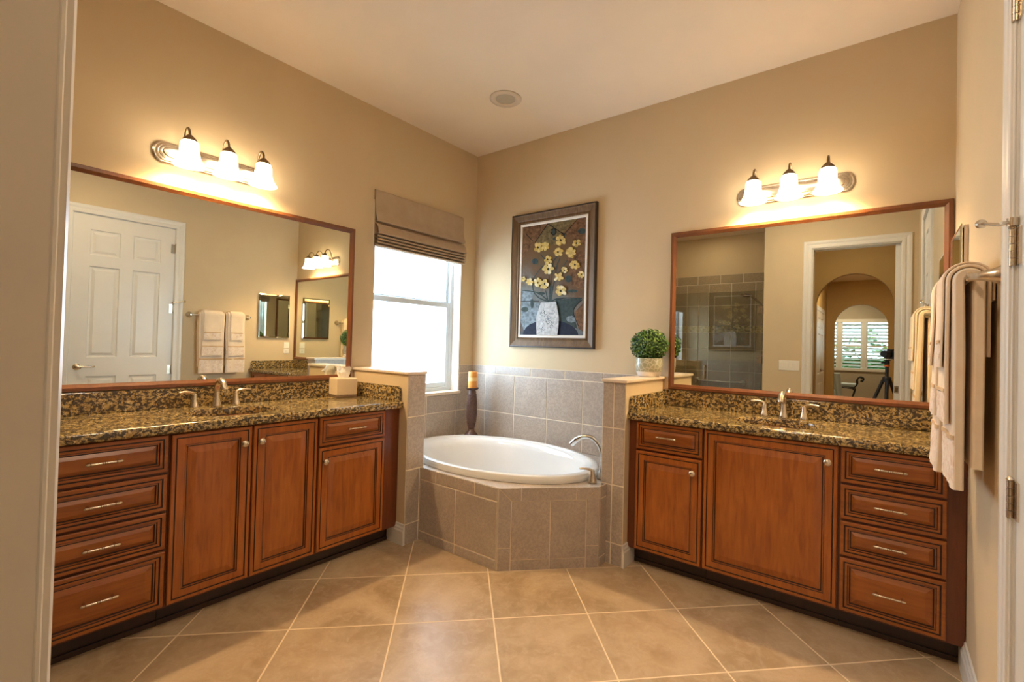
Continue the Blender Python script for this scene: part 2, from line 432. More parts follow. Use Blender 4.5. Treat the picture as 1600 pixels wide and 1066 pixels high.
def holed_wall(bm, axis, at, th, a0, a1, z0, z1, holes, mi=0):
    """slab in plane axis=at .. at+th, spanning a0..a1 with rectangular holes (h0,h1,hz0,hz1)"""
    As = sorted({a0, a1, *[h[0] for h in holes], *[h[1] for h in holes]})
    Zs = sorted({z0, z1, *[h[2] for h in holes], *[h[3] for h in holes]})
    for i in range(len(As)-1):
        for j in range(len(Zs)-1):
            ca, cz = (As[i]+As[i+1])/2, (Zs[j]+Zs[j+1])/2
            if any(h[0] < ca < h[1] and h[2] < cz < h[3] for h in holes): continue
            if axis == 'x': box(bm, at, at+th, As[i], As[i+1], Zs[j], Zs[j+1], mi)
            else: box(bm, As[i], As[i+1], at, at+th, Zs[j], Zs[j+1], mi)
    bmesh.ops.remove_doubles(bm, verts=bm.verts[:], dist=1e-5)
    # drop internal coincident faces
    seen = {}
    for f in bm.faces[:]:
        key = tuple(sorted(v.index for v in f.verts))
    bm.verts.index_update()
    for f in bm.faces[:]:
        key = tuple(sorted(v.index for v in f.verts)); seen.setdefault(key, []).append(f)
    for fs in seen.values():
        if len(fs) > 1: bmesh.ops.delete(bm, geom=fs, context='FACES_ONLY')

WIN = (-1.085, -0.178, 0.870, 2.433)
b = NB(); holed_wall(b, 'x', -0.16, 0.16, -4.5, 0.0, 0, H, [WIN]); struct('wall_left', b, M['paint'])
b = NB(); box(b, -0.16, W+TK, 0, TK, 0, H); struct('wall_back', b, M['paint'])
DR = (-2.232, -1.384, 0.0, 2.50)
b = NB(); holed_wall(b, 'x', W, 0.11, -3.25, 0.0, 0, H, [DR]); struct('wall_right', b, M['paint'])
DX0, DX1, DZ = 2.385, 3.195, 2.49
b = NB(); holed_wall(b, 'y', D-0.13, 0.13, 1.885, W, 0, H, [(DX0, DX1, 0, DZ)]); struct('wall_front', b, M['paint'])
# shower alcove
b = NB(); box(b, 0.0, 2.0, -4.52, -4.40, 0, H); struct('wall_shower_back', b, M['paint'])
b = NB(); box(b, 1.885, 2.0, -4.40, D-0.13, 0, H); struct('wall_shower_right', b, M['paint'])

# ------------------------------------------------------------------ tiles
def tiles(name, rects, fr, grout=0.007, t=0.009, mat='tile', parent=None, back=True, joint=None):
    """rects or polygons in (s,z); fr(s,z,d)->xyz with d outwards from the substrate"""
    bm = NB()
    for poly in rects:
        if len(poly) == 4 and not isinstance(poly[0], tuple):
            s0, s1, z0, z1 = poly; g = grout/2
            poly = [(s0+g, z0+g), (s1-g, z0+g), (s1-g, z1-g), (s0+g, z1-g)]
        else:
            c = Vector((sum(p[0] for p in poly)/len(poly), sum(p[1] for p in poly)/len(poly)))
            poly = [(c.x+(p[0]-c.x)*(1-grout*0.5/max(0.02, abs(p[0]-c.x)) if abs(p[0]-c.x) > 0.02 else p[0]-c.x)*1.0 if abs(p[0]-c.x) > 0.02 else p[0],
                     p[1]-(grout/2 if p[1] > c.y else -grout/2)) for p in poly]
        c0 = [fr(p[0], p[1], t-0.0015) for p in poly]; cb = [fr(p[0], p[1], 0.0) for p in poly]
        cs = sum(p[0] for p in poly)/len(poly); cz = sum(p[1] for p in poly)/len(poly)
        k = 0.0015
        ct = [fr(p[0]+(k if p[0] < cs else -k), p[1]+(k if p[1] < cz else -k), t) for p in poly]
        loft(bm, [cb, c0, ct], 0, cap0=False)
    if back:
        for poly in rects:
            if len(poly) == 4 and not isinstance(poly[0], tuple):
                s0, s1, z0, z1 = poly; pl = [(s0, z0), (s1, z0), (s1, z1), (s0, z1)]
            else: pl = poly
            vs = [bm.verts.new(fr(p[0], p[1], t-0.003)) for p in pl]
            bm.faces.new(vs).material_index = 1
    o = finish(name, bm, [M[mat], M['grout']], parent=parent)
    if not parent: o['kind'] = 'structure'
    return o
def grid(s_edges, z_edges): return [(s_edges[i], s_edges[i+1], z_edges[j], z_edges[j+1]) for i in range(len(s_edges)-1) for j in range(len(z_edges)-1)]
ZT = 1.104
# back wall wainscot (plane y=0)
r = grid([0.0, 0.175, 0.513, 0.855, 1.191, 1.529, 1.69], [0.47, 0.697]) + grid([0.0, 0.175, 0.513, 0.855, 1.191, 1.529, 1.69], [0.697, 1.03]) + grid([0.0, 0.30, 0.685, 1.024, 1.366, 1.69], [1.03, ZT])
tiles('wall_tile_back', r, lambda s, z, d: (s, -d, z))
# left wall wainscot (plane x=0): window opening is left free
wy0, wy1 = -WIN[1], -WIN[0]
r = [(0.009, wy0, 1.03, ZT)] + [(0.009, wy0, 0.697, 1.03)]
r = [(0.009, wy0, 1.03, ZT), (0.009, wy0, 0.697, 1.03), (wy0, 0.545, 0.697, 0.848), (0.545, 0.88, 0.697, 0.848), (0.88, 1.10, 0.697, 0.848),
     (0.009, 0.21, 0.47, 0.697), (0.21, 0.545, 0.47, 0.697), (0.545, 0.88, 0.47, 0.697), (0.88, 1.10, 0.47, 0.697)]
tiles('wall_tile_left', r, lambda s, z, d: (d, -s, z))

# half walls beside the tub
PZ = 1.088
b = NB(); box(b, 0.0, 0.616, -1.236, -1.105, 0, PZ); struct('wall_tub_left', b, M['paint'])
b = NB(); box(b, 1.695, 1.832, -0.601, 0.0, 0, PZ); struct('wall_tub_right', b, M['paint'])
zc = [0.0, 0.129, 0.475, 0.814, PZ]
tiles('wall_tile_tub_left', grid([1.094, 1.126, 1.238], zc[:3]) + grid([1.094, 1.238], zc[2:]), lambda s, z, d: (0.616+d, -s, z))
tiles('wall_tile_tub_left_inner', grid([0.0, 0.21, 0.545, 0.625], [0.47, 0.814, PZ]), lambda s, z, d: (s, -1.105+d, z))
tiles('wall_tile_tub_right', grid([1.684, 1.757, 1.834], zc), lambda s, z, d: (s, -0.601-d, z))
tiles('wall_tile_tub_right_inner', grid([0.01, 0.275, 0.61], [0.47, 0.814, PZ]), lambda s, z, d: (1.695-d, -s, z))
def ledge(name, x0, x1, y0, y1):
    b = NB(); box(b, x0, x1, y0, y1, PZ, PZ+0.018); return struct(name, b, M['cap'], bevel=0.004)
ledge('trim_1', 0.0, 0.635, -1.248, -1.090)
ledge('trim_2', 1.677, 1.846, -0.622, 0.0)

# baseboards (profile extruded)
BBP = [(0, 0), (0.016, 0), (0.016, 0.088), (0.012, 0.098), (0.012, 0.106), (0.007, 0.116), (0.006, 0.128), (0, 0.132)]
def baseboard(name, p0, p1, out):
    p0, p1, out = Vector((*p0, 0)), Vector((*p1, 0)), Vector((*out, 0)).normalized()
    b = NB(); loft(b, [[p + out*d + Vector((0, 0, z)) for d, z in BBP] for p in (p0, p1)]); return struct(name, b, M['trim'])
baseboard('baseboard_tub_left', (0.462, -1.236), (0.628, -1.236), (0, -1))
baseboard('baseboard_tub_right', (1.832, -0.465), (1.832, -0.613), (1, 0))
baseboard('baseboard_right', (W, -0.47), (W, -1.295), (-1, 0))
baseboard('baseboard_front', (1.90, D), (2.29, D), (0, 1))
baseboard('baseboard_right_rear', (W, -2.325), (W, D), (-1, 0))

# ------------------------------------------------------------------ casings
CAS = [(0.0, 0.0), (0.0, 0.0035), (-0.0025, 0.005), (-0.0025, 0.0075), (0.0, 0.009), (0.0, 0.014), (0.006, 0.017), (0.030, 0.017), (0.036, 0.012), (0.042, 0.012), (0.060, 0.018), (0.080, 0.018), (0.086, 0.012), (0.090, 0.0)]
def casing(name, a0, a1, ztop, place, parent=None, mat='trim'):
    """door casing around the opening a0..a1 x 0..ztop, place(a,z,out)"""
    b = NB()
    for s, (a, sg) in enumerate(((a0, -1), (a1, 1))):
        loft(b, [[place(a+sg*i, 0, o) for i, o in CAS], [place(a+sg*i, ztop+i, o) for i, o in CAS]])
    loft(b, [[place(a0-i, ztop+i, o) for i, o in CAS], [place(a1+i, ztop+i, o) for i, o in CAS]])
    return struct(name, b, M[mat], parent=parent)
# doorway the photograph is taken from
dw = root('door_2', ((DX0+DX1)/2, D, 0), kind='structure')
casing('casing', DX0, DX1, DZ, lambda a, z, o: (a, D+o, z), dw)
b = NB(); box(b, DX0-0.002, DX0+0.014, D-0.05, D+0.001, 0, DZ); box(b, DX0-0.002, DX0+0.014, D-0.14, D-0.085, 0, DZ); box(b, DX0, DX1, D-0.05, D, DZ-0.012, DZ); box(b, DX0, DX1, D-0.14, D-0.085, DZ-0.012, DZ)
box(b, DX1-0.012, DX1+0.002, D-0.035, D, 0, DZ); box(b, DX1-0.012, DX1+0.002, D-0.14, D-0.085, 0, DZ)
finish('jamb', b, M['trim'], dw)
b = NB(); box(b, 3.143, 3.192, D-0.078, D-0.040, 0.012, 2.475); lf = finish('pocket_leaf', b, M['trim'], dw, bevel=0.002)
b = NB(); box(b, 3.146, 3.186, D-0.041, D-0.037, 0.89, 0.965, 0); box(b, 3.154, 3.178, D-0.037, D-0.0355, 0.905, 0.95, 1); finish('flush_pull', b, [M['nickel'], M['bronze']], lf)

# six panel door on the right wall
d1 = root('door_1', (W, -1.81, 0), kind='structure')
def panel_leaf(name, place, a0, a1, z0, z1, parent, mat='trim', th=0.035):
    """place(a,z,o): o=0 front skin, negative into the leaf"""
    b = NB(); wd_ = a1-a0
    st = 0.128*wd_/0.836; mid = 0.105*wd_/0.836; pw = (wd_-2*st-mid)/2
    cols = [(a0+st, a0+st+pw), (a1-st-pw, a1-st)]
    rows = [(z0+(z1-z0)*f0, z0+(z1-z0)*f1) for f0, f1 in ((0.105, 0.345), (0.422, 0.793), (0.838, 0.941))]
    As = sorted({a0, a1, *[x for c in cols for x in c]}); Zs = sorted({z0, z1, *[x for r_ in rows for x in r_]})
    def isp(i, j):
        ca, cz = (As[i]+As[i+1])/2, (Zs[j]+Zs[j+1])/2
        return any(c[0] < ca < c[1] for c in cols) and any(r_[0] < cz < r_[1] for r_ in rows)
    for i in range(len(As)-1):
        for j in range(len(Zs)-1):
            q = [(As[i], Zs[j]), (As[i+1], Zs[j]), (As[i+1], Zs[j+1]), (As[i], Zs[j+1])]
            if not isp(i, j):
                b.faces.new([b.verts.new(place(a, z, 0)) for a, z in q])
            else:
                rings = []
                for ins, dep in ((0, 0), (0.006, -0.009), (0.016, -0.011), (0.022, -0.011), (0.045, -0.003), (0.047, -0.003)):
                    rings.append([place(a+(ins if k in (0, 3) else -ins), z+(ins if k in (0, 1) else -ins), dep) for k, (a, z) in enumerate(q)])
                loft(b, rings, cap0=False)
    # edge band and back
    q = [(a0, z0), (a1, z0), (a1, z1), (a0, z1)]
    loft(b, [[place(a, z, 0) for a, z in q], [place(a, z, -th) for a, z in q]], cap0=False)
    bmesh.ops.remove_doubles(b, verts=b.verts[:], dist=1e-5)
    return finish(name, b, M[mat], parent)
PL = lambda a, z, o: (W-o, a, z)
DL = lambda a, z, o: (W+0.004-o, a, z)
leaf1 = panel_leaf('leaf', DL, -2.226, -1.390, 0.012, 2.494, d1)
casing('casing', DR[0], DR[1], DR[3], lambda a, z, o: (W-o, a, z), d1)
b = NB(); box(b, W+0.0, W+0.11, DR[0]-0.001, DR[0]+0.004, 0, 2.50); box(b, W+0.0, W+0.11, DR[1]-0.004, DR[1]+0.001, 0, 2.50); box(b, W, W+0.11, DR[0], DR[1], 2.496, 2.501)
finish('jamb', b, M['trim'], d1)
for z in (2.27, 1.60, 0.92, 0.25):
    b = NB(); box(b, W-0.001, W+0.005, -1.425, -1.388, z-0.05, z+0.05); box(b, W-0.003, W+0.003, -1.386, -1.352, z-0.05, z+0.05)
    for k in range(5): lathe(b, [(0.0075, 0), (0.0075, 0.0185)], (W-0.008, -1.387, z-0.05+k*0.02), n=12)
    lathe(b, [(0.0075, 0), (0.009, 0.003), (0.005, 0.010), (0.001, 0.012)], (W-0.008, -1.387, z+0.05), n=12)
    finish('hinge', b, M['nickel'], d1, smooth=40)
b = NB()   # hinge pin door stop on the second hinge
tube(b, [(W-0.010, -1.387, 1.668), (W-0.030, -1.35, 1.672), (W-0.058, -1.30, 1.69)], 0.0045, 8)
lathe(b, [(0.004, 0), (0.013, 0.002), (0.013, 0.012), (0.004, 0.015)], (W-0.056, -1.302, 1.689), axis=(-0.5, 0.85, 0.2), n=14)
tube(b, [(W-0.010, -1.387, 1.668), (W-0.034, -1.41, 1.665)], 0.0045, 8)
lathe(b, [(0.012, -0.01), (0.012, 0.012)], (W-0.008, -1.387, 1.668), n=12)
finish('door_stop', b, M['nickel'], d1, smooth=40)
hd = NB(); lathe(hd, [(0.001, 0), (0.033, 0.001), (0.033, 0.006), (0.026, 0.012), (0.012, 0.014), (0.011, 0.045), (0.012, 0.055), (0.001, 0.056)], (W+0.004, -2.160, 0.965), axis=(-1, 0, 0))
tube(hd, spline([(W-0.046, -2.163, 0.965), (W-0.050, -2.12, 0.968), (W-0.048, -2.085, 0.972), (W-0.047, -2.055, 0.966), (W-0.049, -2.035, 0.970)]), 0.0085, 10)
finish('handle', hd, M['nickel'], d1, smooth=40)

# ------------------------------------------------------------------ tub window
w1 = root('window_1', (-0.1, -0.63, 0.87), kind='structure')
y0, y1, z0, z1 = WIN
def wframe(bm, y0, y1, z0, z1, wl, wr, wb, wt, x0, x1):
    box(bm, x0, x1, y0, y0+wl, z0, z1); box(bm, x0, x1, y1-wr, y1, z0, z1)
    box(bm, x0, x1, y0+wl, y1-wr, z0, z0+wb); box(bm, x0, x1, y0+wl, y1-wr, z1-wt, z1)
b = NB(); wframe(b, y0, y1, z0, z1, 0.035, 0.035, 0.035, 0.035, -0.155, -0.095); finish('window_frame', b, M['vinyl'], w1, bevel=0.003)
b = NB(); wframe(b, y0+0.03, y1-0.03, z0+0.03, 1.66, 0.04, 0.04, 0.045, 0.045, -0.125, -0.100); ls = finish('lower_sash', b, M['vinyl'], w1, bevel=0.004)
b = NB(); wframe(b, y0+0.03, y1-0.03, 1.64, z1-0.03, 0.032, 0.032, 0.035, 0.03, -0.150, -0.126); us = finish('upper_sash', b, M['vinyl'], w1, bevel=0.004)
b = NB(); box(b, -0.114, -0.110, y0+0.065, y1-0.065, z0+0.07, 1.62); finish('pane', b, M['glass'], ls)
b = NB(); box(b, -0.140, -0.136, y0+0.058, y1-0.058, 1.67, z1-0.055); finish('pane', b, M['glass'], us)
b = NB(); box(b, -0.10, 0.022, y0-0.012, y1+0.014, 0.848, 0.872); finish('window_sill', b, M['cap'], w1, bevel=0.004)
b = NB(); box(b, -0.095, -0.001, y0, y0+0.002, z0+0.003, z1); box(b, -0.095, -0.001, y1-0.002, y1, z0+0.003, z1); box(b, -0.095, -0.001, y0, y1, z1-0.002, z1); finish('reveal', b, M['jamb'], w1)

# roman shade
rs = root('roman_shade', (0.03, -0.64, 2.0), 'taupe linen roman shade half raised over the tub window', 'window shade')
def strip(name, prof, ya, yb, th, mat, parent, n=14, sag=0.0):
    b = NB(); rings = []
    for i in range(n+1):
        t = i/n; y = ya+(yb-ya)*t
        rings.append([(x, y, z-sag*math.sin(PI*t)) for x, z in prof] + [(x-th, y, z-sag*math.sin(PI*t)) for x, z in reversed(prof)])
    loft(b, rings); return finish(name, b, mat, parent, smooth=50)
ya, yb = -1.107, -0.186
strip('lining', [(0.010, 2.408), (0.010, 2.012)], ya+0.004, yb-0.004, 0.002, M['blind'], rs)
strip('valance', [(0.010, 2.428), (0.024, 2.426), (0.026, 2.30), (0.036, 2.240), (0.050, 2.208), (0.053, 2.197), (0.048, 2.192), (0.014, 2.196)], ya, yb, 0.003, M['blind'], rs)
for k, (zt, zb, xo) in enumerate(((2.176, 2.098, 0.074), (2.096, 2.074, 0.068), (2.073, 2.051, 0.065), (2.050, 2.028, 0.061), (2.027, 2.004, 0.056))):
    zm = (zt+zb)/2; big = k == 0
    pf = [(0.014, zt), (xo-0.034, zt-0.001), (xo-0.014, zm+(0.016 if big else 0.006)), (xo, zb+0.009), (xo+0.001, zb+0.004), (xo-0.004, zb), (0.016, zb)]
    strip('fold', pf, ya-0.003*(k % 2), yb+0.003*(k % 2), 0.002, M['blind'], rs, sag=0.003)
b = NB(); box(b, 0.0005, 0.0095, ya+0.004, yb-0.004, 2.360, 2.436); finish('headrail', b, M['blind'], rs)

# ------------------------------------------------------------------ tub surround and tub
ts = root('tub_surround', (0.85, -0.56, 0), 'beige tiled tub surround with an angled front corner between the half walls', 'tub surround')
DKZ = 0.472
oc = [(0.0105, -1.112), (1.294, -1.112), (1.716, -0.690), (1.716, -0.6115), (1.6845, -0.6115), (1.6845, -0.0105), (0.0105, -0.0105)]
EX, EY, EA, EB = 0.832, -0.578, 0.775, 0.496
def deck():
    b = NB(); n = 72; hole_a, hole_b = EA-0.05, EB-0.05
    # ring between outline and an elliptic hole, by angle sampling
    def ray_out(t):
        d = Vector((math.cos(t), math.sin(t))); o = Vector((EX, EY)); best = 9
        for i in range(len(oc)):
            p, q = Vector(oc[i]), Vector(oc[(i+1) % len(oc)]); e = q-p
            den = d.x*e.y-d.y*e.x
            if abs(den) < 1e-9: continue
            w_ = p-o; s = (w_.x*e.y-w_.y*e.x)/den; u = (w_.x*d.y-w_.y*d.x)/den
            if s > 0 and -1e-6 <= u <= 1+1e-6: best = min(best, s)
        return o+d*best
    ts_ = sorted([2*PI*i/n for i in range(n)] + [math.atan2(p[1]-EY, p[0]-EX) % (2*PI) for p in oc])
    outer = [ray_out(t) for t in ts_]; inner = []
    for t in ts_:
        d = Vector((math.cos(t), math.sin(t))); k = 1/math.sqrt((d.x/hole_a)**2+(d.y/hole_b)**2); inner.append(Vector((EX, EY))+d*k)
    rings = [[(p.x, p.y, DKZ-0.05) for p in inner], [(p.x, p.y, DKZ) for p in inner], [(p.x, p.y, DKZ) for p in outer], [(p.x, p.y, 0.0) for p in outer]]
    loft(b, rings, cap0=False, cap1=False, mis=[1, 0, 1])
    return finish('deck', b, [M['tile'], M['grout']], ts)
deck()
# aprons
tiles('apron_tile', grid([0.625, 0.954, 1.290], [0.0, 0.062]) + grid([0.625, 0.954, 1.290], [0.062, 0.397]) + grid([0.625, 0.774, 1.113, 1.290], [0.397, DKZ+0.003]), lambda s, z, d: (s, -1.112-d, z), parent=ts)
q2 = math.sqrt(0.5); LD = 0.597
def dg(s, z, d): return (1.294+(s-0.0)*q2+d*q2, -1.112+(s)*q2-d*q2, z)
g = 0.0025
r = [(0.0, 0.077, 0.0, 0.129), (0.52, LD, 0.0, 0.129),
     [(0.0+g, 0.129+g), (0.077-g, 0.129+g), (0.077-g, 0.397), (0.0+g, 0.470)],
     [(0.52+g, 0.129+g), (LD-g, 0.129+g), (LD-g, 0.470), (0.52+g, 0.397)],
     (0.077, 0.305, 0.0, 0.061), (0.305, 0.52, 0.0, 0.061), (0.077, 0.305, 0.061, 0.397), (0.305, 0.52, 0.061, 0.397),
     [(0.080, 0.400), (0.131, 0.400), (0.131, 0.472), (0.004, 0.472)], (0.1335, 0.460, 0.397, 0.4745), [(0.4625, 0.400), (0.517, 0.400), (LD-0.004, 0.472), (0.4625, 0.472)]]
def raw_tiles(name, polys, fr, parent):
    b = NB()
    for pl in polys:
        if not isinstance(pl[0], tuple):
            s0, s1, za, zb = pl; pl = [(s0+g, za+g), (s1-g, za+g), (s1-g, zb-g), (s0+g, zb-g)]
        cb = [fr(s, z, 0.0) for s, z in pl]; ct = [fr(s, z, 0.009) for s, z in pl]
        loft(b, [cb, ct], cap0=False)
    vs = [b.verts.new(fr(s, z, 0.006)) for s, z in ((0, 0), (LD, 0), (LD, DKZ), (0, DKZ))]; b.faces.new(vs).material_index = 1
    return finish(name, b, [M['tile'], M['grout']], parent)
raw_tiles('apron_tile', r, dg, ts)
tiles('apron_tile', grid([0.605, 0.690], [0.0, 0.055, 0.40, DKZ+0.003]), lambda s, z, d: (1.716+d, -s, z), parent=ts)

tubr = root('bathtub', (EX, EY, 0.08), 'white oval drop-in bathtub set in the tiled corner surround', 'bathtub')
b = NB(); n = 64
prof = [(1.0, 0.474), (1.004, 0.488), (1.0, 0.506), (0.992, 0.515), (0.978, 0.519), (0.940, 0.519), (0.930, 0.516), (0.924, 0.509), (0.895, 0.500), (0.868, 0.484), (0.845, 0.45), (0.80, 0.34), (0.75, 0.22), (0.70, 0.13), (0.62, 0.095), (0.40, 0.085), (0.10, 0.080)]
rings = []
for k, z in prof:
    ey = EB - (1-k)*EA*0.62 if k > 0.8 else (EB-(1-0.8)*EA*0.62)*(k/0.8)
    sh = -0.0
    rings.append([(EX+0.012*(1-k)+EA*k*math.cos(2*PI*i/n), EY+0.0+ey*math.sin(2*PI*i/n), z) for i in range(n)])
loft(b, rings, cap0=False); finish('basin', b, M['porcelain'], tubr, smooth=28)
b = NB(); lathe(b, [(0.0, 0), (0.03, 0.0), (0.03, 0.004), (0.02, 0.007), (0.0, 0.008)], (1.30, EY, 0.0865), n=20); finish('drain', b, M['nickel'], tubr, smooth=40)

tf = root('tub_faucet', (1.64, -0.56, DKZ), 'brushed nickel gooseneck tub filler with lever handles on the tiled deck', 'faucet')
b = NB()
lathe(b, [(0.030, 0.004), (0.030, 0.012), (0.024, 0.03), (0.017, 0.07), (0.0145, 0.11)], (1.656, -0.545, DKZ), n=20)
tube(b, spline([(1.656, -0.545, DKZ+0.10), (1.654, -0.545, DKZ+0.16), (1.630, -0.548, DKZ+0.215), (1.585, -0.552, DKZ+0.250), (1.525, -0.556, DKZ+0.250), (1.478, -0.560, DKZ+0.226), (1.440, -0.562, DKZ+0.190)]), [0.0145]*25+[0.014, 0.0145, 0.015, 0.016, 0.017, 0.0175, 0.018, 0.018, 0.018, 0.018, 0.018, 0.018], 14)
finish('spout', b, M['chrome'], tf, smooth=50)
def lever(x, y, dirx, diry, mat, parent, z=DKZ, s=1.0):
    b = NB()
    lathe(b, [(0.029*s, 0.004), (0.030*s, 0.010*s), (0.024*s, 0.028*s), (0.017*s, 0.055*s), (0.015*s, 0.078*s), (0.012*s, 0.086*s), (0.002, 0.089*s)], (x, y, z), n=20)
    d = Vector((dirx, diry, 0)).normalized()
    pts = [Vector((x, y, z+0.076*s)), Vector((x, y, z+0.084*s))+d*0.010*s, Vector((x, y, z+0.090*s))+d*0.03*s, Vector((x, y, z+0.092*s))+d*0.055*s, Vector((x, y, z+0.091*s))+d*0.085*s]
    sp = spline(pts, 5); tube(b, sp, [0.010*s-0.004*s*i/len(sp) for i in range(len(sp))], 10)
    return finish('handle', b, mat, parent, smooth=50)
lever(1.648, -0.652, -1, -0.6, M['nickel'], tf, s=0.92)
lever(1.650, -0.440, -1, 0.3, M['nickel'], tf, s=0.92)

# ------------------------------------------------------------------ candle and stick
cs_ = root('candlestick', (0.186, -0.186, DKZ), 'dark carved baluster candlestick standing on the tub deck corner', 'candlestick')
b = NB(); pr = [(0.076, 0), (0.077, 0.012), (0.068, 0.022), (0.046, 0.045), (0.030, 0.062), (0.025, 0.085), (0.031, 0.092), (0.032, 0.100), (0.030, 0.106), (0.038, 0.15), (0.043, 0.20), (0.0435, 0.25), (0.042, 0.31), (0.037, 0.37), (0.032, 0.41), (0.030, 0.418)]
lathe(b, pr, (0.186, -0.186, DKZ+0.001), n=28)
for k in range(18):   # carved basket weave on the shaft
    z = DKZ+0.115+k*0.0155; rr = 0.0
    for (ra, za), (rb, zb_) in zip(pr[8:], pr[9:]):
        if za <= z-DKZ <= zb_: rr = ra+(rb-ra)*(z-DKZ-za)/(zb_-za)
    for i in range(14):
        a = 2*PI*(i+0.5*(k % 2))/14; ctr = Vector((0.186+rr*math.cos(a), -0.186+rr*math.sin(a), z))
        lathe(b, [(0.0075, -0.0008), (0.0058, 0.0028), (0.001, 0.0046)], ctr, axis=(math.cos(a), math.sin(a), 0), n=6)
finish('stem', b, M['stick'], cs_, smooth=40)
b = NB(); lathe(b, [(0.028, 0.418), (0.05, 0.424), (0.058, 0.436), (0.058, 0.440), (0.048, 0.437), (0.001, 0.436)], (0.186, -0.186, DKZ+0.001), n=28); finish('drip_plate', b, M['stick'], cs_, smooth=40)
cd = root('candle', (0.186, -0.186, DKZ+0.438), 'amber and cream banded pillar candle on the dark candlestick', 'candle')
b = NB(); zb = DKZ+0.4385
lathe(b, [(0.0375, 0), (0.0385, 0.004), (0.0385, 0.055), (0.0385, 0.060), (0.0385, 0.088), (0.0385, 0.093), (0.0385, 0.138), (0.036, 0.142), (0.001, 0.139)], (0.186, -0.186, zb), n=28, mis=[0, 0, 0, 1, 1, 0, 0, 0, 0]); finish('wax', b, [M['candle_a'], M['candle_b']], cd, smooth=50)
b = NB(); tube(b, [(0.186, -0.186, zb+0.139), (0.187, -0.186, zb+0.149)], 0.0012, 6); finish('wick', b, M['black'], cd)

# ------------------------------------------------------------------ vanities
XR = lambda p: (p.x, -p.y, p.z)          # right vanity: u along +x, out towards -y
XL = lambda p: (p.y, -p.x, p.z)          # left vanity: u along -y, out towards +x
FACE = 0.540; FRONT = 0.560
CT0, CT1 = 0.870, 0.912
def raised(bm, u0, u1, z0, z1, f, slope):
    rg = [(0, -0.019, 0), (0, -0.003, 0), (0.003, 0, 0), (0.015, 0, 1), (0.0165, -0.003, 1), (0.0195, -0.003, 1), (0.021, -0.001, 0), (f, -0.001, 1), (f+0.0025, -0.006, 0), (f+0.0075, -0.005, 1), (f+0.0095, -0.009, 1), (f+0.0125, -0.009, 0), (f+0.0125+slope, -0.0015, 0), (f+0.014+slope, -0.0012, 0)]
    rings = [[(u0+i, FRONT+d, z0+i), (u1-i, FRONT+d, z0+i), (u1-i, FRONT+d, z1-i), (u0+i, FRONT+d, z1-i)] for i, d, _ in rg]
    mis = [x[2] for x in rg]
    mis[2] = 0
    loft(bm, rings, mis=mis[:len(rings)-1]+[0])
    for fce in bm.faces[:]: pass
def door(parent, u0, u1, z0, z1, xf, knob=None):
    b = NB(); raised(b, u0, u1, z0, z1, 0.050, 0.030)
    o = finish('door', b, [M['wood'], M['glaze']], parent, xf=xf)
    if knob:
        k = NB(); lathe(k, [(0.009, 0.0), (0.007, 0.004), (0.006, 0.014), (0.011, 0.018), (0.0165, 0.022), (0.0175, 0.027), (0.014, 0.032), (0.006, 0.035), (0.001, 0.0355)], (knob[0], FRONT-0.001, knob[1]), axis=(0, 1, 0), n=20)
        finish('knob', k, M['nickel'], o, smooth=45, xf=xf)
    return o
def drawer(parent, u0, u1, z0, z1, xf, pull, wm):
    b = NB(); raised(b, u0, u1, z0, z1, 0.030, 0.014 if z1-z0 < 0.2 else 0.022)
    o = finish('drawer', b, [wm, M['glaze']], parent, xf=xf)
    k = NB(); pu, pz = pull; L = 0.052
    tube(k, [(pu-L-0.006, FRONT+0.026, pz), (pu-L, FRONT+0.026, pz), (pu-0.02, FRONT+0.027, pz), (pu+0.02, FRONT+0.027, pz), (pu+L, FRONT+0.026, pz), (pu+L+0.006, FRONT+0.026, pz)], [0.0035, 0.0062, 0.0048, 0.0048, 0.0062, 0.0035], 10)
    for s in (-1, 1):
        lathe(k, [(0.0055, 0.0), (0.0035, 0.006), (0.0035, 0.026)], (pu+s*(L-0.008), FRONT-0.002, pz), axis=(0, 1, 0), n=10)
        lathe(k, [(0.004, 0), (0.0078, 0.003), (0.004, 0.006)], (pu+s*(L-0.012), FRONT+0.026, pz), axis=(1, 0, 0), n=10)
    for d_ in (-0.007, 0.0, 0.007): lathe(k, [(0.004, -0.002), (0.0088 if d_ == 0 else 0.007, 0), (0.004, 0.002)], (pu+d_, FRONT+0.027, pz), axis=(1, 0, 0), n=10)
    finish('handle', k, M['nickel'], o, smooth=45, xf=xf)
    return o
def carcass(parent, u0, u1, xf, kick=True):
    b = NB(); box(b, u0+0.0008, u1-0.0008, 0.022, FACE, 0.105, CT0-0.001)
    finish('body', b, M['wooddark'], parent, xf=xf)
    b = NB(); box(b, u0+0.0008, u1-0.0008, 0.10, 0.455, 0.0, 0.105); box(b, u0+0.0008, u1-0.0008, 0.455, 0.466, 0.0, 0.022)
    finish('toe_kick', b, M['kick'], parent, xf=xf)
DZR = [(0.705, 0.865), (0.537, 0.693), (0.370, 0.525), (0.118, 0.358)]
def cab_root(u, xf, name, label): 
    p = Vector(xf(Vector((u, 0.28, 0)))); return root(name, p, label, 'cabinet', 'raised panel bath vanity cabinets')
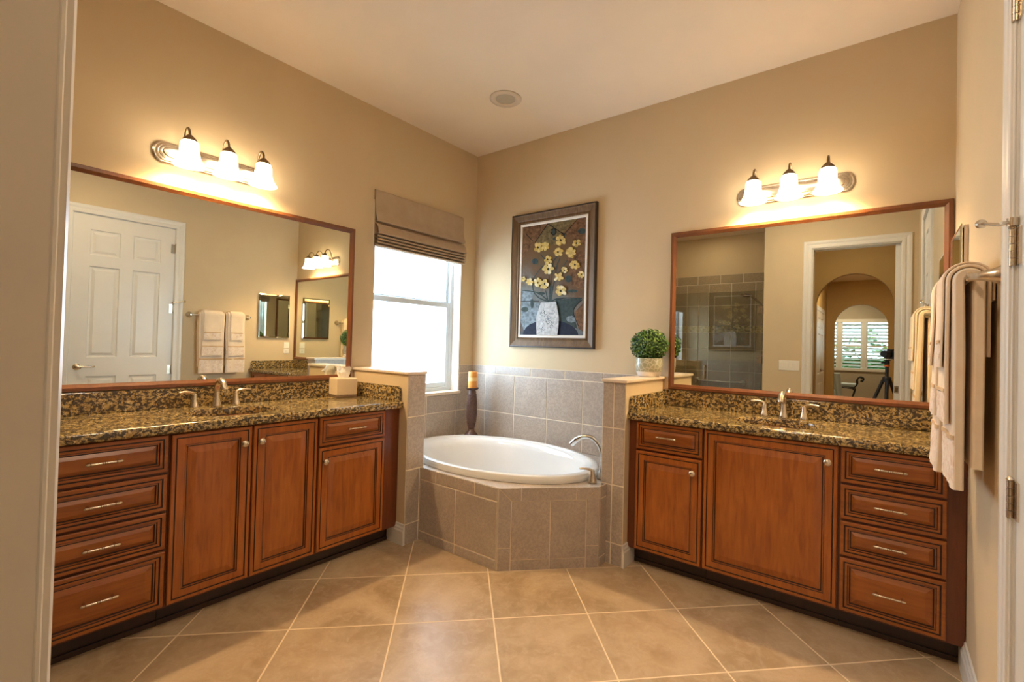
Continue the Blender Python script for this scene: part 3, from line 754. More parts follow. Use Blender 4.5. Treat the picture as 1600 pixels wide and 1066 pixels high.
# right vanity
c = cab_root(2.06, XR, 'vanity_cabinet', 'narrow cherry vanity cabinet with one drawer and one door, right vanity by the half wall')
carcass(c, 1.832, 2.272, XR)
drawer(c, 1.885, 2.266, 0.705, 0.865, XR, (2.072, 0.790), M['woodh']); door(c, 1.885, 2.266, 0.118, 0.693, XR, (2.222, 0.620))
c = cab_root(2.58, XR, 'vanity_cabinet', 'cherry sink cabinet with a single wide door, middle of the right vanity')
carcass(c, 2.272, 2.890, XR); door(c, 2.278, 2.884, 0.118, 0.865, XR, (2.845, 0.788))
c = cab_root(3.08, XR, 'vanity_cabinet', 'cherry four-drawer vanity cabinet under the hanging towels')
carcass(c, 2.890, W-0.002, XR)
for z0_, z1_ in DZR: drawer(c, 2.896, 3.266, z0_, z1_, XR, (3.078, (z0_+z1_)/2+0.003), M['woodh'])
# left vanity
c = cab_root(1.5, XL, 'vanity_cabinet', 'cherry vanity cabinet with drawer over door beside the left half wall')
carcass(c, 1.238, 1.797, XL)
drawer(c, 1.360, 1.790, 0.705, 0.865, XL, (1.570, 0.785), M['woodhy']); door(c, 1.360, 1.790, 0.118, 0.693, XL, (1.759, 0.618))
c = cab_root(2.1, XL, 'vanity_cabinet', 'cherry sink cabinet with a pair of tall doors, middle of the left vanity')
carcass(c, 1.797, 2.478, XL)
door(c, 1.802, 2.134, 0.118, 0.863, XL, (2.103, 0.784)); door(c, 2.142, 2.472, 0.118, 0.863, XL, (2.182, 0.784))
c = cab_root(2.7, XL, 'vanity_cabinet', 'cherry four-drawer vanity cabinet at the left end by the doorway')
carcass(c, 2.478, 3.111, XL)
for z0_, z1_ in DZR: drawer(c, 2.484, 2.915, z0_, z1_, XL, (2.700, (z0_+z1_)/2+0.002), M['woodhy'])

def countertop(u0, u1, su, xf, label, side0, side1=None, name='countertop'):
    r0 = root(name, Vector(xf(Vector(((u0+u1)/2, 0.28, CT0)))), label, 'countertop', 'granite vanity tops')
    b = NB(); n = 48; a_, b_ = 0.215, 0.165; sv = 0.315; v0, v1 = 0.0, 0.578
    ts_ = sorted([2*PI*i/n for i in range(n)] + [math.atan2(v-sv, u-su) % (2*PI) for u in (u0, u1) for v in (v0, v1-0.010)])
    def outp(t):
        d = Vector((math.cos(t), math.sin(t))); s = 9
        if d.x > 1e-9: s = min(s, (u1-su)/d.x)
        if d.x < -1e-9: s = min(s, (u0-su)/d.x)
        if d.y > 1e-9: s = min(s, (v1-0.010-sv)/d.y)
        if d.y < -1e-9: s = min(s, (v0-sv)/d.y)
        return su+d.x*s, sv+d.y*s
    inner = [(su+a_*math.cos(t), sv+b_*math.sin(t)) for t in ts_]; outer = [outp(t) for t in ts_]
    vs = loft(b, [[(p[0], p[1], CT0) for p in inner], [(p[0], p[1], CT1-0.006) for p in inner], [(su+(p[0]-su)*1.02, sv+(p[1]-sv)*1.02, CT1) for p in inner], [(p[0], p[1], CT1) for p in outer]], cap0=False, cap1=False)
    # rounded front edge
    e = [(v1-0.010, CT1), (v1-0.004, CT1-0.0025), (v1, CT1-0.010), (v1, CT0+0.008), (v1-0.004, CT0+0.002), (v1-0.010, CT0), (v1-0.2, CT0)]
    loft(b, [[(u, v, z) for v, z in e] for u in (u0, u1)], closed=False, cap0=False, cap1=False)
    for u in (u0, u1):
        b.faces.new([b.verts.new((u, v, z)) for v, z in ((v0, CT0), (v1-0.010, CT0), (v1-0.004, CT0+0.002), (v1, CT0+0.008), (v1, CT1-0.010), (v1-0.004, CT1-0.0025), (v1-0.010, CT1), (v0, CT1))])
    bmesh.ops.remove_doubles(b, verts=b.verts[:], dist=1e-5)
    finish('slab', b, M['granite'], r0, smooth=40, xf=xf)
    b = NB(); box(b, u0, u1, 0.0015, 0.021, CT1+0.0005, 1.018); finish('backsplash', b, M['granite'], r0, xf=xf, bevel=0.003)
    b = NB()
    pf = [(0.022, CT1+0.0005), (0.555, CT1+0.0005), (0.555, 0.985), (0.549, 1.001), (0.535, 1.008), (0.022, 1.008)]
    ua, ub = side0
    loft(b, [[(ua, v, z) for v, z in pf], [(ub, v, z) for v, z in pf]])
    finish('sidesplash', b, M['granite'], r0, xf=xf, bevel=0.003)
    if side1:
        b = NB(); loft(b, [[(side1[0], v, z) for v, z in pf], [(side1[1], v, z) for v, z in pf]])
        finish('sidesplash', b, M['granite'], r0, xf=xf, bevel=0.003)
    return r0
SUR, SUL = 2.588, 2.138
countertop(1.834, W-0.0015, SUR, XR, 'speckled gold granite countertop on the right vanity below the plant', (1.834, 1.853), (W-0.021, W-0.0015))
countertop(1.238, 3.111, SUL, XL, 'speckled gold granite countertop on the left vanity below the long mirror', (1.238, 1.257))
b_end = None
def sink(su, xf, label):
    r0 = root('sink', Vector(xf(Vector((su, 0.315, CT0-0.14)))), label, 'sink', 'undermount sinks')
    b = NB(); n = 48
    pr = [(1.035, CT0-0.0015), (0.985, CT0-0.002), (0.97, CT0-0.02), (0.93, CT0-0.06), (0.84, CT0-0.10), (0.65, CT0-0.128), (0.35, CT0-0.14), (0.09, CT0-0.143)]
    loft(b, [[(su+0.225*k*math.cos(2*PI*i/n), 0.315+0.175*k*math.sin(2*PI*i/n), z) for i in range(n)] for k, z in pr], cap0=False)
    finish('basin', b, M['bisque'], r0, smooth=60, xf=xf)
    b = NB(); lathe(b, [(0.0, 0), (0.022, 0), (0.022, 0.003), (0.012, 0.006), (0.0, 0.007)], (su, 0.315, CT0-0.1425), n=18); finish('drain', b, M['nickel'], r0, smooth=40, xf=xf)
sink(SUR, XR, 'bisque oval undermount sink in the right granite countertop'); sink(SUL, XL, 'bisque oval undermount sink in the left granite countertop')
def faucet(su, xf, label):
    r0 = root('faucet', Vector(xf(Vector((su, 0.09, CT1)))), label, 'faucet', 'vanity faucets')
    b = NB(); v = 0.092
    lathe(b, [(0.026, 0.0008), (0.027, 0.006), (0.023, 0.018), (0.0165, 0.05), (0.0145, 0.085)], (su, v, CT1), n=20)
    sp = spline([(su, v, CT1+0.08), (su, v+0.002, CT1+0.105), (su, v+0.016, CT1+0.133), (su, v+0.045, CT1+0.148), (su, v+0.078, CT1+0.138), (su, v+0.100, CT1+0.115), (su, v+0.108, CT1+0.100)])
    tube(b, sp, [0.0145+0.002*max(0, math.sin(PI*i/len(sp))) for i in range(len(sp))], 14)
    finish('spout', b, M['nickel'], r0, smooth=50, xf=xf)
    for s in (-1, 1):
        h = NB(); u = su+s*0.102; vv = 0.080
        lathe(h, [(0.025, 0.0008), (0.026, 0.006), (0.021, 0.020), (0.014, 0.048), (0.0125, 0.068), (0.010, 0.077), (0.001, 0.080)], (u, vv, CT1), n=20)
        sp = spline([(u, vv, CT1+0.068), (u+s*0.008, vv+0.002, CT1+0.080), (u+s*0.028, vv+0.006, CT1+0.087), (u+s*0.052, vv+0.010, CT1+0.088), (u+s*0.074, vv+0.013, CT1+0.086)], 5)
        tube(h, sp, [0.009-0.0035*i/len(sp) for i in range(len(sp))], 10)
        finish('handle', h, M['nickel'], r0, smooth=50, xf=xf)
faucet(SUR, XR, 'brushed nickel two-handle faucet on the right vanity top'); faucet(SUL, XL, 'brushed nickel two-handle faucet on the left vanity top')

# ------------------------------------------------------------------ framed wall mirrors
def wall_mirror(u0, u1, z0, z1, xf, label):
    r0 = root('wall_mirror', Vector(xf(Vector(((u0+u1)/2, 0, z0)))), label, 'mirror', 'framed vanity mirrors')
    fw = 0.035; pf = [(0.0, 0.002), (0.0, 0.020), (0.003, 0.023), (0.018, 0.023), (0.030, 0.015), (fw, 0.012), (fw, 0.006), (fw, 0.002)]
    b = NB()
    rings = [[(u0+i, d, z0+i), (u1-i, d, z0+i), (u1-i, d, z1-i), (u0+i, d, z1-i)] for i, d in pf]
    loft(b, rings, cap0=False, cap1=False); finish('frame', b, M['mframe'], r0, xf=xf)
    b = NB(); box(b, u0+fw-0.004, u1-fw+0.004, 0.002, 0.009, z0+fw-0.004, z1-fw+0.004); finish('glass', b, M['mirror'], r0, xf=xf)
wall_mirror(1.872, 3.322, 1.023, 2.097, XR, 'wood-framed vanity mirror over the right sink, reflecting the arches')
wall_mirror(1.265, 3.105, 1.023, 2.097, XL, 'long wood-framed mirror over the left vanity, reflecting the white door')

# ------------------------------------------------------------------ vanity lights
def vanity_light(us, u0, u1, xf, label):
    zc = 2.268; r0 = root('vanity_light', Vector(xf(Vector(((u0+u1)/2, 0, zc)))), label, 'wall light', 'three-light vanity bars')
    def stad(ex, hz, d):
        hz2 = hz; pts = []
        for i in range(25):
            a = -PI/2+PI*i/24; pts.append((u1-ex-0.045+0.045*math.cos(a), d, zc+hz*math.sin(a)))
        for i in range(25):
            a = PI/2+PI*i/24; pts.append((u0+ex+0.045+0.045*math.cos(a), d, zc+hz*math.sin(a)))
        return pts
    b = NB()
    loft(b, [stad(0, 0.056, 0.001), stad(0, 0.056, 0.010), stad(0.006, 0.050, 0.014), stad(0.010, 0.048, 0.014), stad(0.012, 0.046, 0.019), stad(0.020, 0.042, 0.022), stad(0.023, 0.040, 0.022), stad(0.025, 0.038, 0.027), stad(0.036, 0.032, 0.030), stad(0.038, 0.030, 0.030), stad(0.042, 0.026, 0.036), stad(0.052, 0.018, 0.038)], cap0=True)
    finish('back_plate', b, M['nickel'], r0, smooth=30, xf=xf)
    for u in us:
        v = 0.132
        b = NB(); sp = spline([(u, 0.034, zc+0.012), (u, 0.046, zc+0.055), (u, 0.058, zc+0.100), (u, 0.080, zc+0.131), (u, 0.104, zc+0.132), (u, 0.124, zc+0.112), (u, v, zc+0.085)])
        tube(b, sp, 0.006, 10); lathe(b, [(0.016, 0), (0.014, 0.004), (0.007, 0.008)], (u, 0.034, zc+0.012), axis=(0, 0.4, 1), n=14)
        finish('arm', b, M['bronze'], r0, smooth=50, xf=xf)
        b = NB(); lathe(b, [(0.006, 0.090), (0.012, 0.086), (0.022, 0.076), (0.031, 0.066), (0.034, 0.058), (0.034, 0.052), (0.030, 0.052)], (u, v, zc), n=24); finish('socket_cup', b, M['bronze'], r0, smooth=40, xf=xf)
        b = NB(); pr = [(0.030, 0.056), (0.038, 0.050), (0.043, 0.034), (0.044, 0.010), (0.046, -0.012), (0.052, -0.036), (0.062, -0.056), (0.073, -0.071), (0.0745, -0.074)]
        lathe(b, pr + [(r_-0.004, z_+0.001) for r_, z_ in reversed(pr)], (u, v, zc), n=32, cap=False)
        finish('shade', b, M['shade'], r0, smooth=60, xf=xf)
        p = Vector(xf(Vector((u, v, zc-0.022))))
        d = bpy.data.lights.new('bulb', 'POINT'); d.energy = BULB_W; d.color = LAMP; d.shadow_soft_size = 0.024
        o = bpy.data.objects.new('bulb', d); COL.objects.link(o); o.location = p
        o.parent = r0; o.matrix_parent_inverse = parent_inv(r0)
vanity_light((2.410, 2.600, 2.790), 2.292, 2.909, XR, 'three-light nickel vanity bar above the right mirror')
vanity_light((1.950, 2.135, 2.320), 1.848, 2.446, XL, 'three-light nickel vanity bar above the left mirror')

# ------------------------------------------------------------------ painting
pt = root('painting', (0.875, -0.02, 1.28), 'framed still-life painting of yellow flowers in a white vase above the tub', 'painting')
px0, px1, pz0, pz1 = 0.459, 1.290, 1.280, 2.414
def pring(pf, mi=None, name='frame', mats=None, smooth=None):
    b = NB(); loft(b, [[(px0+i, -d, pz0+i), (px1-i, -d, pz0+i), (px1-i, -d, pz1-i), (px0+i, -d, pz1-i)] for i, d in pf], cap0=False, cap1=False, mis=mi)
    return finish(name, b, mats, pt, smooth=smooth)
fr_ = pring([(0.0, 0.002), (0.0, 0.030), (0.004, 0.034), (0.012, 0.034), (0.020, 0.030), (0.055, 0.020), (0.060, 0.017), (0.070, 0.021), (0.078, 0.021), (0.082, 0.014), (0.082, 0.008)], [1, 1, 1, 0, 0, 0, 0, 0, 0, 0], 'frame', [M['pframe'], M['pedge']])
b = NB()   # beaded inner moulding of the frame
for (a, c_, hz) in ((px0+0.074, px1-0.074, True), (pz0+0.074, pz1-0.074, False)):
    nb = int((c_-a)/0.0125)
    for k in range(nb+1):
        q = a+(c_-a)*k/nb
        for s in (0, 1):
            p = (q, -0.022, (pz0+0.074, pz1-0.074)[s]) if hz else ((px0+0.074, px1-0.074)[s], -0.022, q)
            lathe(b, [(0.0045, -0.001), (0.0035, 0.002), (0.001, 0.0035)], p, axis=(0, -1, 0), n=6)
finish('beading', b, M['pframe'], fr_)
pring([(0.082, 0.012), (0.085, 0.014), (0.100, 0.014), (0.104, 0.009)], None, 'liner', M['liner'])
def canvas():
    mats = [M[k] for k in ('canvas', 'yel', 'yelpale', 'ochre', 'pdark', 'pteal', 'pgrey', 'pnavy', 'prust', 'polive', 'pvase')]
    ID = {k: i for i, k in enumerate(('canvas', 'yel', 'yelpale', 'ochre', 'pdark', 'pteal', 'pgrey', 'pnavy', 'prust', 'polive', 'pvase'))}
    b = NB(); x0, x1, z0_, z1_ = px0+0.103, px1-0.103, pz0+0.103, pz1-0.103
    box(b, x0, x1, -0.0085, -0.004, z0_, z1_)
    # photo-measured layout: crop pixels -> canvas plane through a bilinear patch
    TL, TR, BR, BL = (72, 205), (497, 138), (475, 945), (55, 945)
    def inv(px, py):
        u, v = 0.5, 0.5
        for _ in range(30):
            t = [TL[i]*(1-u)*(1-v)+TR[i]*u*(1-v)+BR[i]*u*v+BL[i]*(1-u)*v for i in (0, 1)]
            du = [(TR[i]-TL[i])*(1-v)+(BR[i]-BL[i])*v for i in (0, 1)]; dv = [(BL[i]-TL[i])*(1-u)+(BR[i]-TR[i])*u for i in (0, 1)]
            ex, ey = px-t[0], py-t[1]; det = du[0]*dv[1]-du[1]*dv[0]
            u += (ex*dv[1]-ey*dv[0])/det; v += (du[0]*ey-du[1]*ex)/det
        return x0+(x1-x0)*min(1, max(0, u)), z1_-(z1_-z0_)*min(1, max(0, v))
    lay = [0.0087]
    def poly(pts, mi, raw=False):
        lay[0] += 0.00004
        pl = [inv(*p) for p in pts] if not raw else pts
        vs = [b.verts.new((x, -lay[0], z)) for x, z in pl]
        try: b.faces.new(vs).material_index = ID[mi]
        except ValueError: pass
    def brush(pts, w0, w1, mi):
        sp = spline([(p[0], p[1], 0) for p in pts], 5); L = []; R = []
        for i, p in enumerate(sp):
            t = (sp[min(i+1, len(sp)-1)]-sp[max(i-1, 0)]).normalized(); w = w0+(w1-w0)*i/len(sp); nn = Vector((-t.y, t.x, 0))
            L.append((p.x+nn.x*w, p.y+nn.y*w)); R.append((p.x-nn.x*w, p.y-nn.y*w))
        poly(L+R[::-1], mi)
    # angular background planes
    poly([(72, 205), (250, 178), (150, 310), (70, 420)], 'prust'); poly([(250, 178), (350, 250), (300, 330), (160, 320)], 'polive')
    poly([(350, 250), (440, 150), (497, 138), (492, 330), (420, 300)], 'prust'); poly([(380, 400), (490, 360), (482, 640), (400, 600)], 'prust')
    poly([(250, 178), (300, 160), (440, 147), (350, 245)], 'polive')
    poly([(62, 640), (150, 640), (130, 800), (57, 850)], 'pgrey'); poly([(300, 700), (470, 690), (410, 780), (440, 900), (330, 860)], 'pteal')
    poly([(58, 850), (140, 720), (190, 730), (170, 850), (90, 930)], 'pgrey'); poly([(420, 790), (476, 720), (474, 920), (445, 900)], 'prust')
    # table top
    poly([(75, 945)]+[(75+185*(1-math.cos(PI*k/12)), 945-105*math.sin(PI*k/12)) for k in range(1, 12)]+[(445, 945)], 'pnavy')
    for pts in ([(250, 180), (160, 310)], [(250, 180), (350, 250), (360, 250), (450, 145)], [(95, 250), (145, 300)], [(60, 715), (190, 712)], [(300, 700), (380, 690), (470, 690)], [(470, 700), (415, 775), (445, 880)]): brush(pts, 3, 2, 'pdark')
    # stems
    for pts in ([(262, 715), (262, 600), (255, 520)], [(270, 715), (290, 590), (335, 500), (380, 430)], [(255, 715), (190, 690), (150, 640), (150, 560), (215, 470)], [(265, 715), (275, 560), (290, 440), (320, 400)], [(275, 712), (330, 690), (440, 692)], [(250, 712), (235, 640)], [(300, 545), (310, 470), (330, 420)], [(232, 430), (200, 390)], [(345, 300), (370, 240)], [(258, 715), (180, 655), (70, 640)]): brush(pts, 4.5, 2.5, 'pteal')
    for cx, cy, rx, ry in ((410, 643, 30, 11), (205, 660, 26, 10), (290, 240, 18, 24), (160, 440, 22, 20), (385, 560, 22, 24), (90, 770, 26, 18), (470, 235, 26, 20), (300, 285, 18, 12), (140, 730, 12, 34)):
        poly([(cx+rx*math.cos(2*PI*k/12), cy+ry*math.sin(2*PI*k/12)) for k in range(12)], 'pteal')
    brush([(270, 225), (295, 215), (305, 240), (285, 258), (270, 240)], 3.5, 3.5, 'pdark')
    for cx, cy in ((400, 835), (90, 850)): poly([(cx+28*math.cos(2*PI*k/9)*(1+0.2*(k % 2)), cy+24*math.sin(2*PI*k/9)) for k in range(9)], 'pgrey')
    # flowers
    rnd = random.Random(3)
    for i, (cx, cy, r_) in enumerate(((185, 345, 33), (232, 335, 31), (337, 295, 34), (438, 316, 27), (320, 378, 31), (402, 382, 34), (252, 430, 31), (252, 495, 37), (427, 465, 31), (322, 548, 30), (362, 500, 22), (467, 530, 22), (80, 560, 19), (128, 583, 25), (183, 585, 29), (230, 598, 32), (338, 642, 38))):
        pale = cy > 490
        np_ = 5+i % 3; tw = rnd.random()*6
        for k in range(np_):
            a = tw+2*PI*k/np_+rnd.uniform(-0.25, 0.25); rl = r_*rnd.uniform(0.85, 1.15); ww = r_*rnd.uniform(0.34, 0.46)
            dx, dy = math.cos(a), math.sin(a)*1.05; pts = []
            for j in range(11):
                t = 2*PI*j/11; l = rl*(0.52+0.5*math.cos(t)); w = ww*math.sin(t)*(1+0.25*rnd.uniform(-1, 1))*(0.6+0.5*l/rl)
                pts.append((cx+dx*l-dy*w, cy+dy*l+dx*w))
            poly(pts, ('yelpale' if pale and k % 2 else 'yel') if k % 3 != 1 else ('yel' if pale else 'ochre'))
        for k in range(np_):
            a = tw+2*PI*(k+0.5)/np_; brush([(cx+math.cos(a)*r_*0.15, cy+math.sin(a)*r_*0.15), (cx+math.cos(a+0.1)*r_*0.5, cy+math.sin(a+0.1)*r_*0.5), (cx+math.cos(a)*r_*0.8, cy+math.sin(a)*r_*0.8)], 1.6, 0.6, 'ochre')
        if i % 4 != 1:
            ox, oy = rnd.uniform(-3, 3), rnd.uniform(-3, 3)
            poly([(cx+ox+r_*rnd.uniform(0.14, 0.26)*math.cos(2*PI*j/8), cy+oy+r_*rnd.uniform(0.16, 0.3)*math.sin(2*PI*j/8)) for j in range(8)], 'pdark')
    # vase
    poly([(207, 722), (308, 718), (318, 770), (326, 820), (324, 880), (316, 945), (178, 945), (174, 880), (176, 815), (190, 770)], 'pvase')
    for k in range(16):
        cx, cy = rnd.uniform(192, 305), rnd.uniform(755, 925); a = rnd.random()*6
        brush([(cx+12*math.cos(a+j*1.3), cy+13*math.sin(a+j*1.3)) for j in range(4)], 1.6, 1.2, 'pgrey' if k % 3 else 'pteal')
    return finish('canvas', b, mats, pt)
canvas()

# ------------------------------------------------------------------ plant on the ledge
plr = root('potted_plant', (1.778, -0.135, PZ+0.018), 'round clipped boxwood plant in a patterned pot on the right ledge', 'plant')
pc = Vector((1.778, -0.135, PZ+0.0185))
b = NB(); lathe(b, [(0.066, 0), (0.072, 0.004), (0.080, 0.020), (0.085, 0.035), (0.0865, 0.038), (0.090, 0.07), (0.091, 0.120), (0.088, 0.126), (0.082, 0.124), (0.080, 0.112), (0.001, 0.110)], pc, n=32, mis=[1, 1, 1, 0, 0, 0, 0, 0, 0, 0, 0]); finish('pot', b, [M['pot'], M['potwhite']], plr, smooth=50)
b = NB(); rnd = random.Random(5); ctr = pc+Vector((0, 0, 0.213))
for k in range(2600):
    a = rnd.uniform(0, 2*PI); cz = rnd.uniform(-0.93, 1); s = math.sqrt(max(0, 1-cz*cz)); d = Vector((s*math.cos(a), s*math.sin(a), cz))
    rr = rnd.uniform(0.80, 1.02)*(1+0.04*math.sin(a*5+cz*7))
    p = ctr+Vector((d.x*0.128, d.y*0.118, d.z*0.108))*rr
    nn = (d+Vector((rnd.uniform(-1, 1), rnd.uniform(-1, 1), rnd.uniform(-0.6, 1)))*0.75).normalized(); x, y, _ = basis(nn)
    an = rnd.uniform(0, 2*PI); x, y = x*math.cos(an)+y*math.sin(an), y*math.cos(an)-x*math.sin(an)
    L, w_ = rnd.uniform(0.010, 0.015), rnd.uniform(0.0045, 0.0065)
    pts = [p-x*L*0.5, p-x*L*0.1+y*w_, p+x*L*0.3+y*w_*0.8, p+x*L*0.55+nn*0.001, p+x*L*0.3-y*w_*0.8, p-x*L*0.1-y*w_]
    vs = [b.verts.new(q) for q in pts]; mid = [b.verts.new(p-x*L*0.1-nn*0.0015), b.verts.new(p+x*L*0.3-nn*0.001)]
    for f in ((vs[0], vs[1], mid[0]), (vs[1], vs[2], mid[1], mid[0]), (vs[2], vs[3], mid[1]), (vs[3], vs[4], mid[1]), (vs[4], vs[5], mid[0], mid[1]), (vs[5], vs[0], mid[0])): b.faces.new(f)
o = finish('foliage', b, M['leaf'], plr)
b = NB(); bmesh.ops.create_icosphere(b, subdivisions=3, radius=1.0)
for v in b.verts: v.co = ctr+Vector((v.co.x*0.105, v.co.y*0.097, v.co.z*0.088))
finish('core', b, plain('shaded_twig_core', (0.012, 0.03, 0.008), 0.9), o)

# ------------------------------------------------------------------ tissue box
tb = root('tissue_box', (0.10, -1.36, CT1), 'square cream tissue box on a dark base at the left counter end', 'tissue box')
MT = Matrix.Translation((0.098, -1.372, CT1+0.0008)) @ Matrix.Rotation(math.radians(-9), 4, 'Z')
tx = lambda p: MT @ p
b = NB(); box(b, -0.070, 0.070, -0.070, 0.070, 0, 0.014); finish('base_tray', b, M['darktray'], tb, xf=tx, bevel=0.003)
b = NB(); box(b, -0.066, 0.066, -0.072, 0.072, 0.0145, 0.130); finish('box_cover', b, M['tissuebox'], tb, xf=tx, bevel=0.006)
b = NB(); n = 16; rings = []
for j in range(7):
    t = j/6; rings.append([(0.028*(1+0.5*t)*math.cos(2*PI*i/n)*(1+0.35*math.sin(3*2*PI*i/n+j)*t), 0.030*(1+0.55*t)*math.sin(2*PI*i/n)*(1+0.3*math.cos(4*2*PI*i/n+j*0.7)*t), 0.126+0.062*t*(1+0.35*math.sin(2*2*PI*i/n+1)*t)) for i in range(n)])
loft(b, rings, cap0=False, cap1=False); ti = finish('tissue', b, M['tissue'], tb, xf=tx, smooth=30)

# ------------------------------------------------------------------ towel bar and towels
BX, BZ = W-0.068, 1.545
tbar = root('towel_bar', (W, -0.93, BZ), 'brushed nickel towel bar with flared posts on the right wall', 'towel bar')
b = NB(); tube(b, [(BX, -1.245, BZ), (BX, -0.605, BZ)], 0.008, 14); finish('bar', b, M['nickel'], tbar, smooth=50)
for y in (-1.235, -0.615):
    b = NB(); lathe(b, [(0.033, 0.001), (0.033, 0.006), (0.027, 0.012), (0.019, 0.030), (0.014, 0.052), (0.013, 0.068), (0.0145, 0.074), (0.013, 0.084), (0.001, 0.086)], (W, y, BZ), axis=(-1, 0, 0), n=24); finish('post', b, M['nickel'], tbar, smooth=45)
def towel(name, ya, yb, r_in, th, zf, zb, label, cat, bands, rnd, flare=0.0, groove=0.0):
    r0 = root(name, (BX, (ya+yb)/2, BZ), label, cat, 'cream towels on the towel bar')
    rm = r_in+th/2; path = []
    nf = 26
    for i in range(nf+1):
        t = i/nf; path.append((BX-rm-flare*(1-t)**1.5, zf+(BZ-zf)*t))
    for i in range(1, 12):
        a = PI-PI*i/12; path.append((BX+rm*math.cos(a), BZ+rm*math.sin(a)))
    for i in range(15): path.append((BX+rm, BZ-(BZ-zb)*i/14))
    ph = rnd.random()*6; n = 40; rings = []
    for i, (x, z) in enumerate(path):
        p, q = path[max(i-1, 0)], path[min(i+1, len(path)-1)]; t = Vector((q[0]-p[0], q[1]-p[1])).normalized(); nx, nz = -t.y, t.x   # outward normal
        drop = max(0, BZ-z); amp = 0.0028*min(1, drop/0.25) if i <= nf+4 else 0.0
        ring = []
        hw = (yb-ya)/2*(1.0-0.03*min(1, drop/0.5)); yc = (ya+yb)/2; ht = th/2
        for k in range(n):
            a = 2*PI*k/n; ca, sa = math.cos(a), math.sin(a)
            y = hw*math.copysign(abs(ca)**0.22, ca); o = ht*math.copysign(abs(sa)**0.45, sa)
            if abs(ca) > 0.9: y -= math.copysign(groove*max(0, 1-abs(o)/(ht*0.45)), ca)   # fold groove at the edge
            wv = amp*math.sin(y*34+ph+drop*2.2)+amp*0.6*math.sin(y*71+ph*2)
            if i > nf+4: wv = 0
            ring.append((x+nx*o+nx*wv*(1 if sa*1 > -2 else 0), yc+y+0.004*math.sin(drop*9+ph), z+nz*o))
        rings.append(ring)
    b = NB(); loft(b, rings); finish('cloth', b, M['towel'], r0, smooth=70)
    # woven bands near the front hem
    hw = (yb-ya)/2-0.003; yc = (ya+yb)/2
    for (za, zb_, mk, nm, lift) in bands:
        b = NB(); rr = []
        for j in range(7):
            z = za+(zb_-za)*j/6; drop = BZ-z; tt = (z-zf)/(BZ-zf); ring = []; amp = 0.0028*min(1, drop/0.25)
            for k in range(29):
                y = -hw*0.975+2*hw*0.975*k/28; wv = amp*math.sin(y*34+ph+drop*2.2)+amp*0.6*math.sin(y*71+ph*2)
                e = abs(y)/hw; cur = 0.22*th*max(0, e-0.86)/0.14
                ring.append((BX-rm-flare*(1-tt)**1.5-th/2-lift-wv+cur+(0.0012*math.sin(k*2.1+j*1.7) if nm == 'hem_band' else 0), yc+y+0.004*math.sin(drop*9+ph), z))
            rr.append(ring)
        rb = [[(p[0]+0.004+lift, p[1], p[2]) for p in ring] for ring in rr]
        loft(b, [r1+r2[::-1] for r1, r2 in zip(rr, rb)]); finish(nm, b, M[mk], r0, smooth=60)
rt = random.Random(11)
for ya, yb, who in ((-1.162, -0.898, 'nearer the door'), (-0.888, -0.672, 'nearer the vanity mirror')):
    towel('bath_towel', ya, yb, 0.0085, 0.032, 0.872, 0.945, 'long cream bath towel with lace hem, undermost of the towels '+who, 'towel', [(0.884, 1.028, 'lace', 'hem_band', 0.001), (1.030, 1.044, 'braid', 'braid', 0.003)], rt, -0.004 if 'door' in who else 0.018, 0.0045)
for ya, yb, who in ((-1.140, -0.912, 'nearer the door'), (-0.872, -0.684, 'nearer the vanity mirror')):
    towel('hand_towel', ya, yb, 0.0420, 0.0130, 1.078, 1.300, 'cream hand towel layered between bath towel and washcloth '+who, 'towel', [(1.086, 1.178, 'lace', 'hem_band', 0.001), (1.180, 1.192, 'braid', 'braid', 0.003)], rt, 0.002 if 'door' in who else 0.010)
for ya, yb, who in ((-1.124, -0.935, 'nearer the door'), (-0.842, -0.700, 'nearer the vanity mirror')):
    towel('washcloth', ya, yb, 0.0560, 0.0090, 1.262, 1.480, 'small cream washcloth on top of the hand towel '+who, 'washcloth', [(1.270, 1.340, 'lace', 'hem_band', 0.001), (1.342, 1.352, 'braid', 'braid', 0.003)], rt, 0.003 if 'door' in who else 0.008)

# ------------------------------------------------------------------ small mirrored cabinet, outlets, switch
mc = root('mirror_cabinet', (W, -0.295, 1.305), 'small frameless mirrored cabinet beside the right vanity mirror', 'mirror cabinet')
b = NB(); box(b, W-0.014, W-0.0005, -0.480, -0.108, 1.312, 1.862); finish('cabinet_box', b, M['cap'], mc)
b = NB(); box(b, W-0.019, W-0.014, -0.470, -0.118, 1.322, 1.852); finish('gap_shade', b, M['gap'], mc)  # black sheet standing in for the shade behind the mirror door
b = NB(); X0 = W-0.019
def mr(i, x): return [(x, -0.487+i, 1.305+i), (x, -0.100-i, 1.305+i), (x, -0.100-i, 1.868-i), (x, -0.487+i, 1.868-i)]
loft(b, [mr(0, X0), mr(0, X0-0.004), mr(0.018, X0-0.007)]); finish('mirror_door', b, M['mirror'], mc)
def outlet(z, label, rocker, hh):
    r0 = root('wall_outlet', (W, -0.115, z), label, 'outlet')
    b = NB(); box(b, W-0.006, W-0.0005, -0.152, -0.080, z-hh, z+hh); finish('cover_plate', b, M['plate'], r0, bevel=0.002)
    b = NB(); box(b, W-0.009, W-0.006, -0.134, -0.098, z-hh*0.62, z+hh*0.62); 
    o = finish('switch' if rocker else 'receptacle', b, M['plate'], r0, bevel=0.001)
    if not rocker:
        b = NB()
        for dy in (-0.006, 0.006): box(b, W-0.0095, W-0.0089, -0.116+dy-0.001, -0.116+dy+0.001, z-0.006, z+0.006)
        finish('slot', b, M['black'], o)
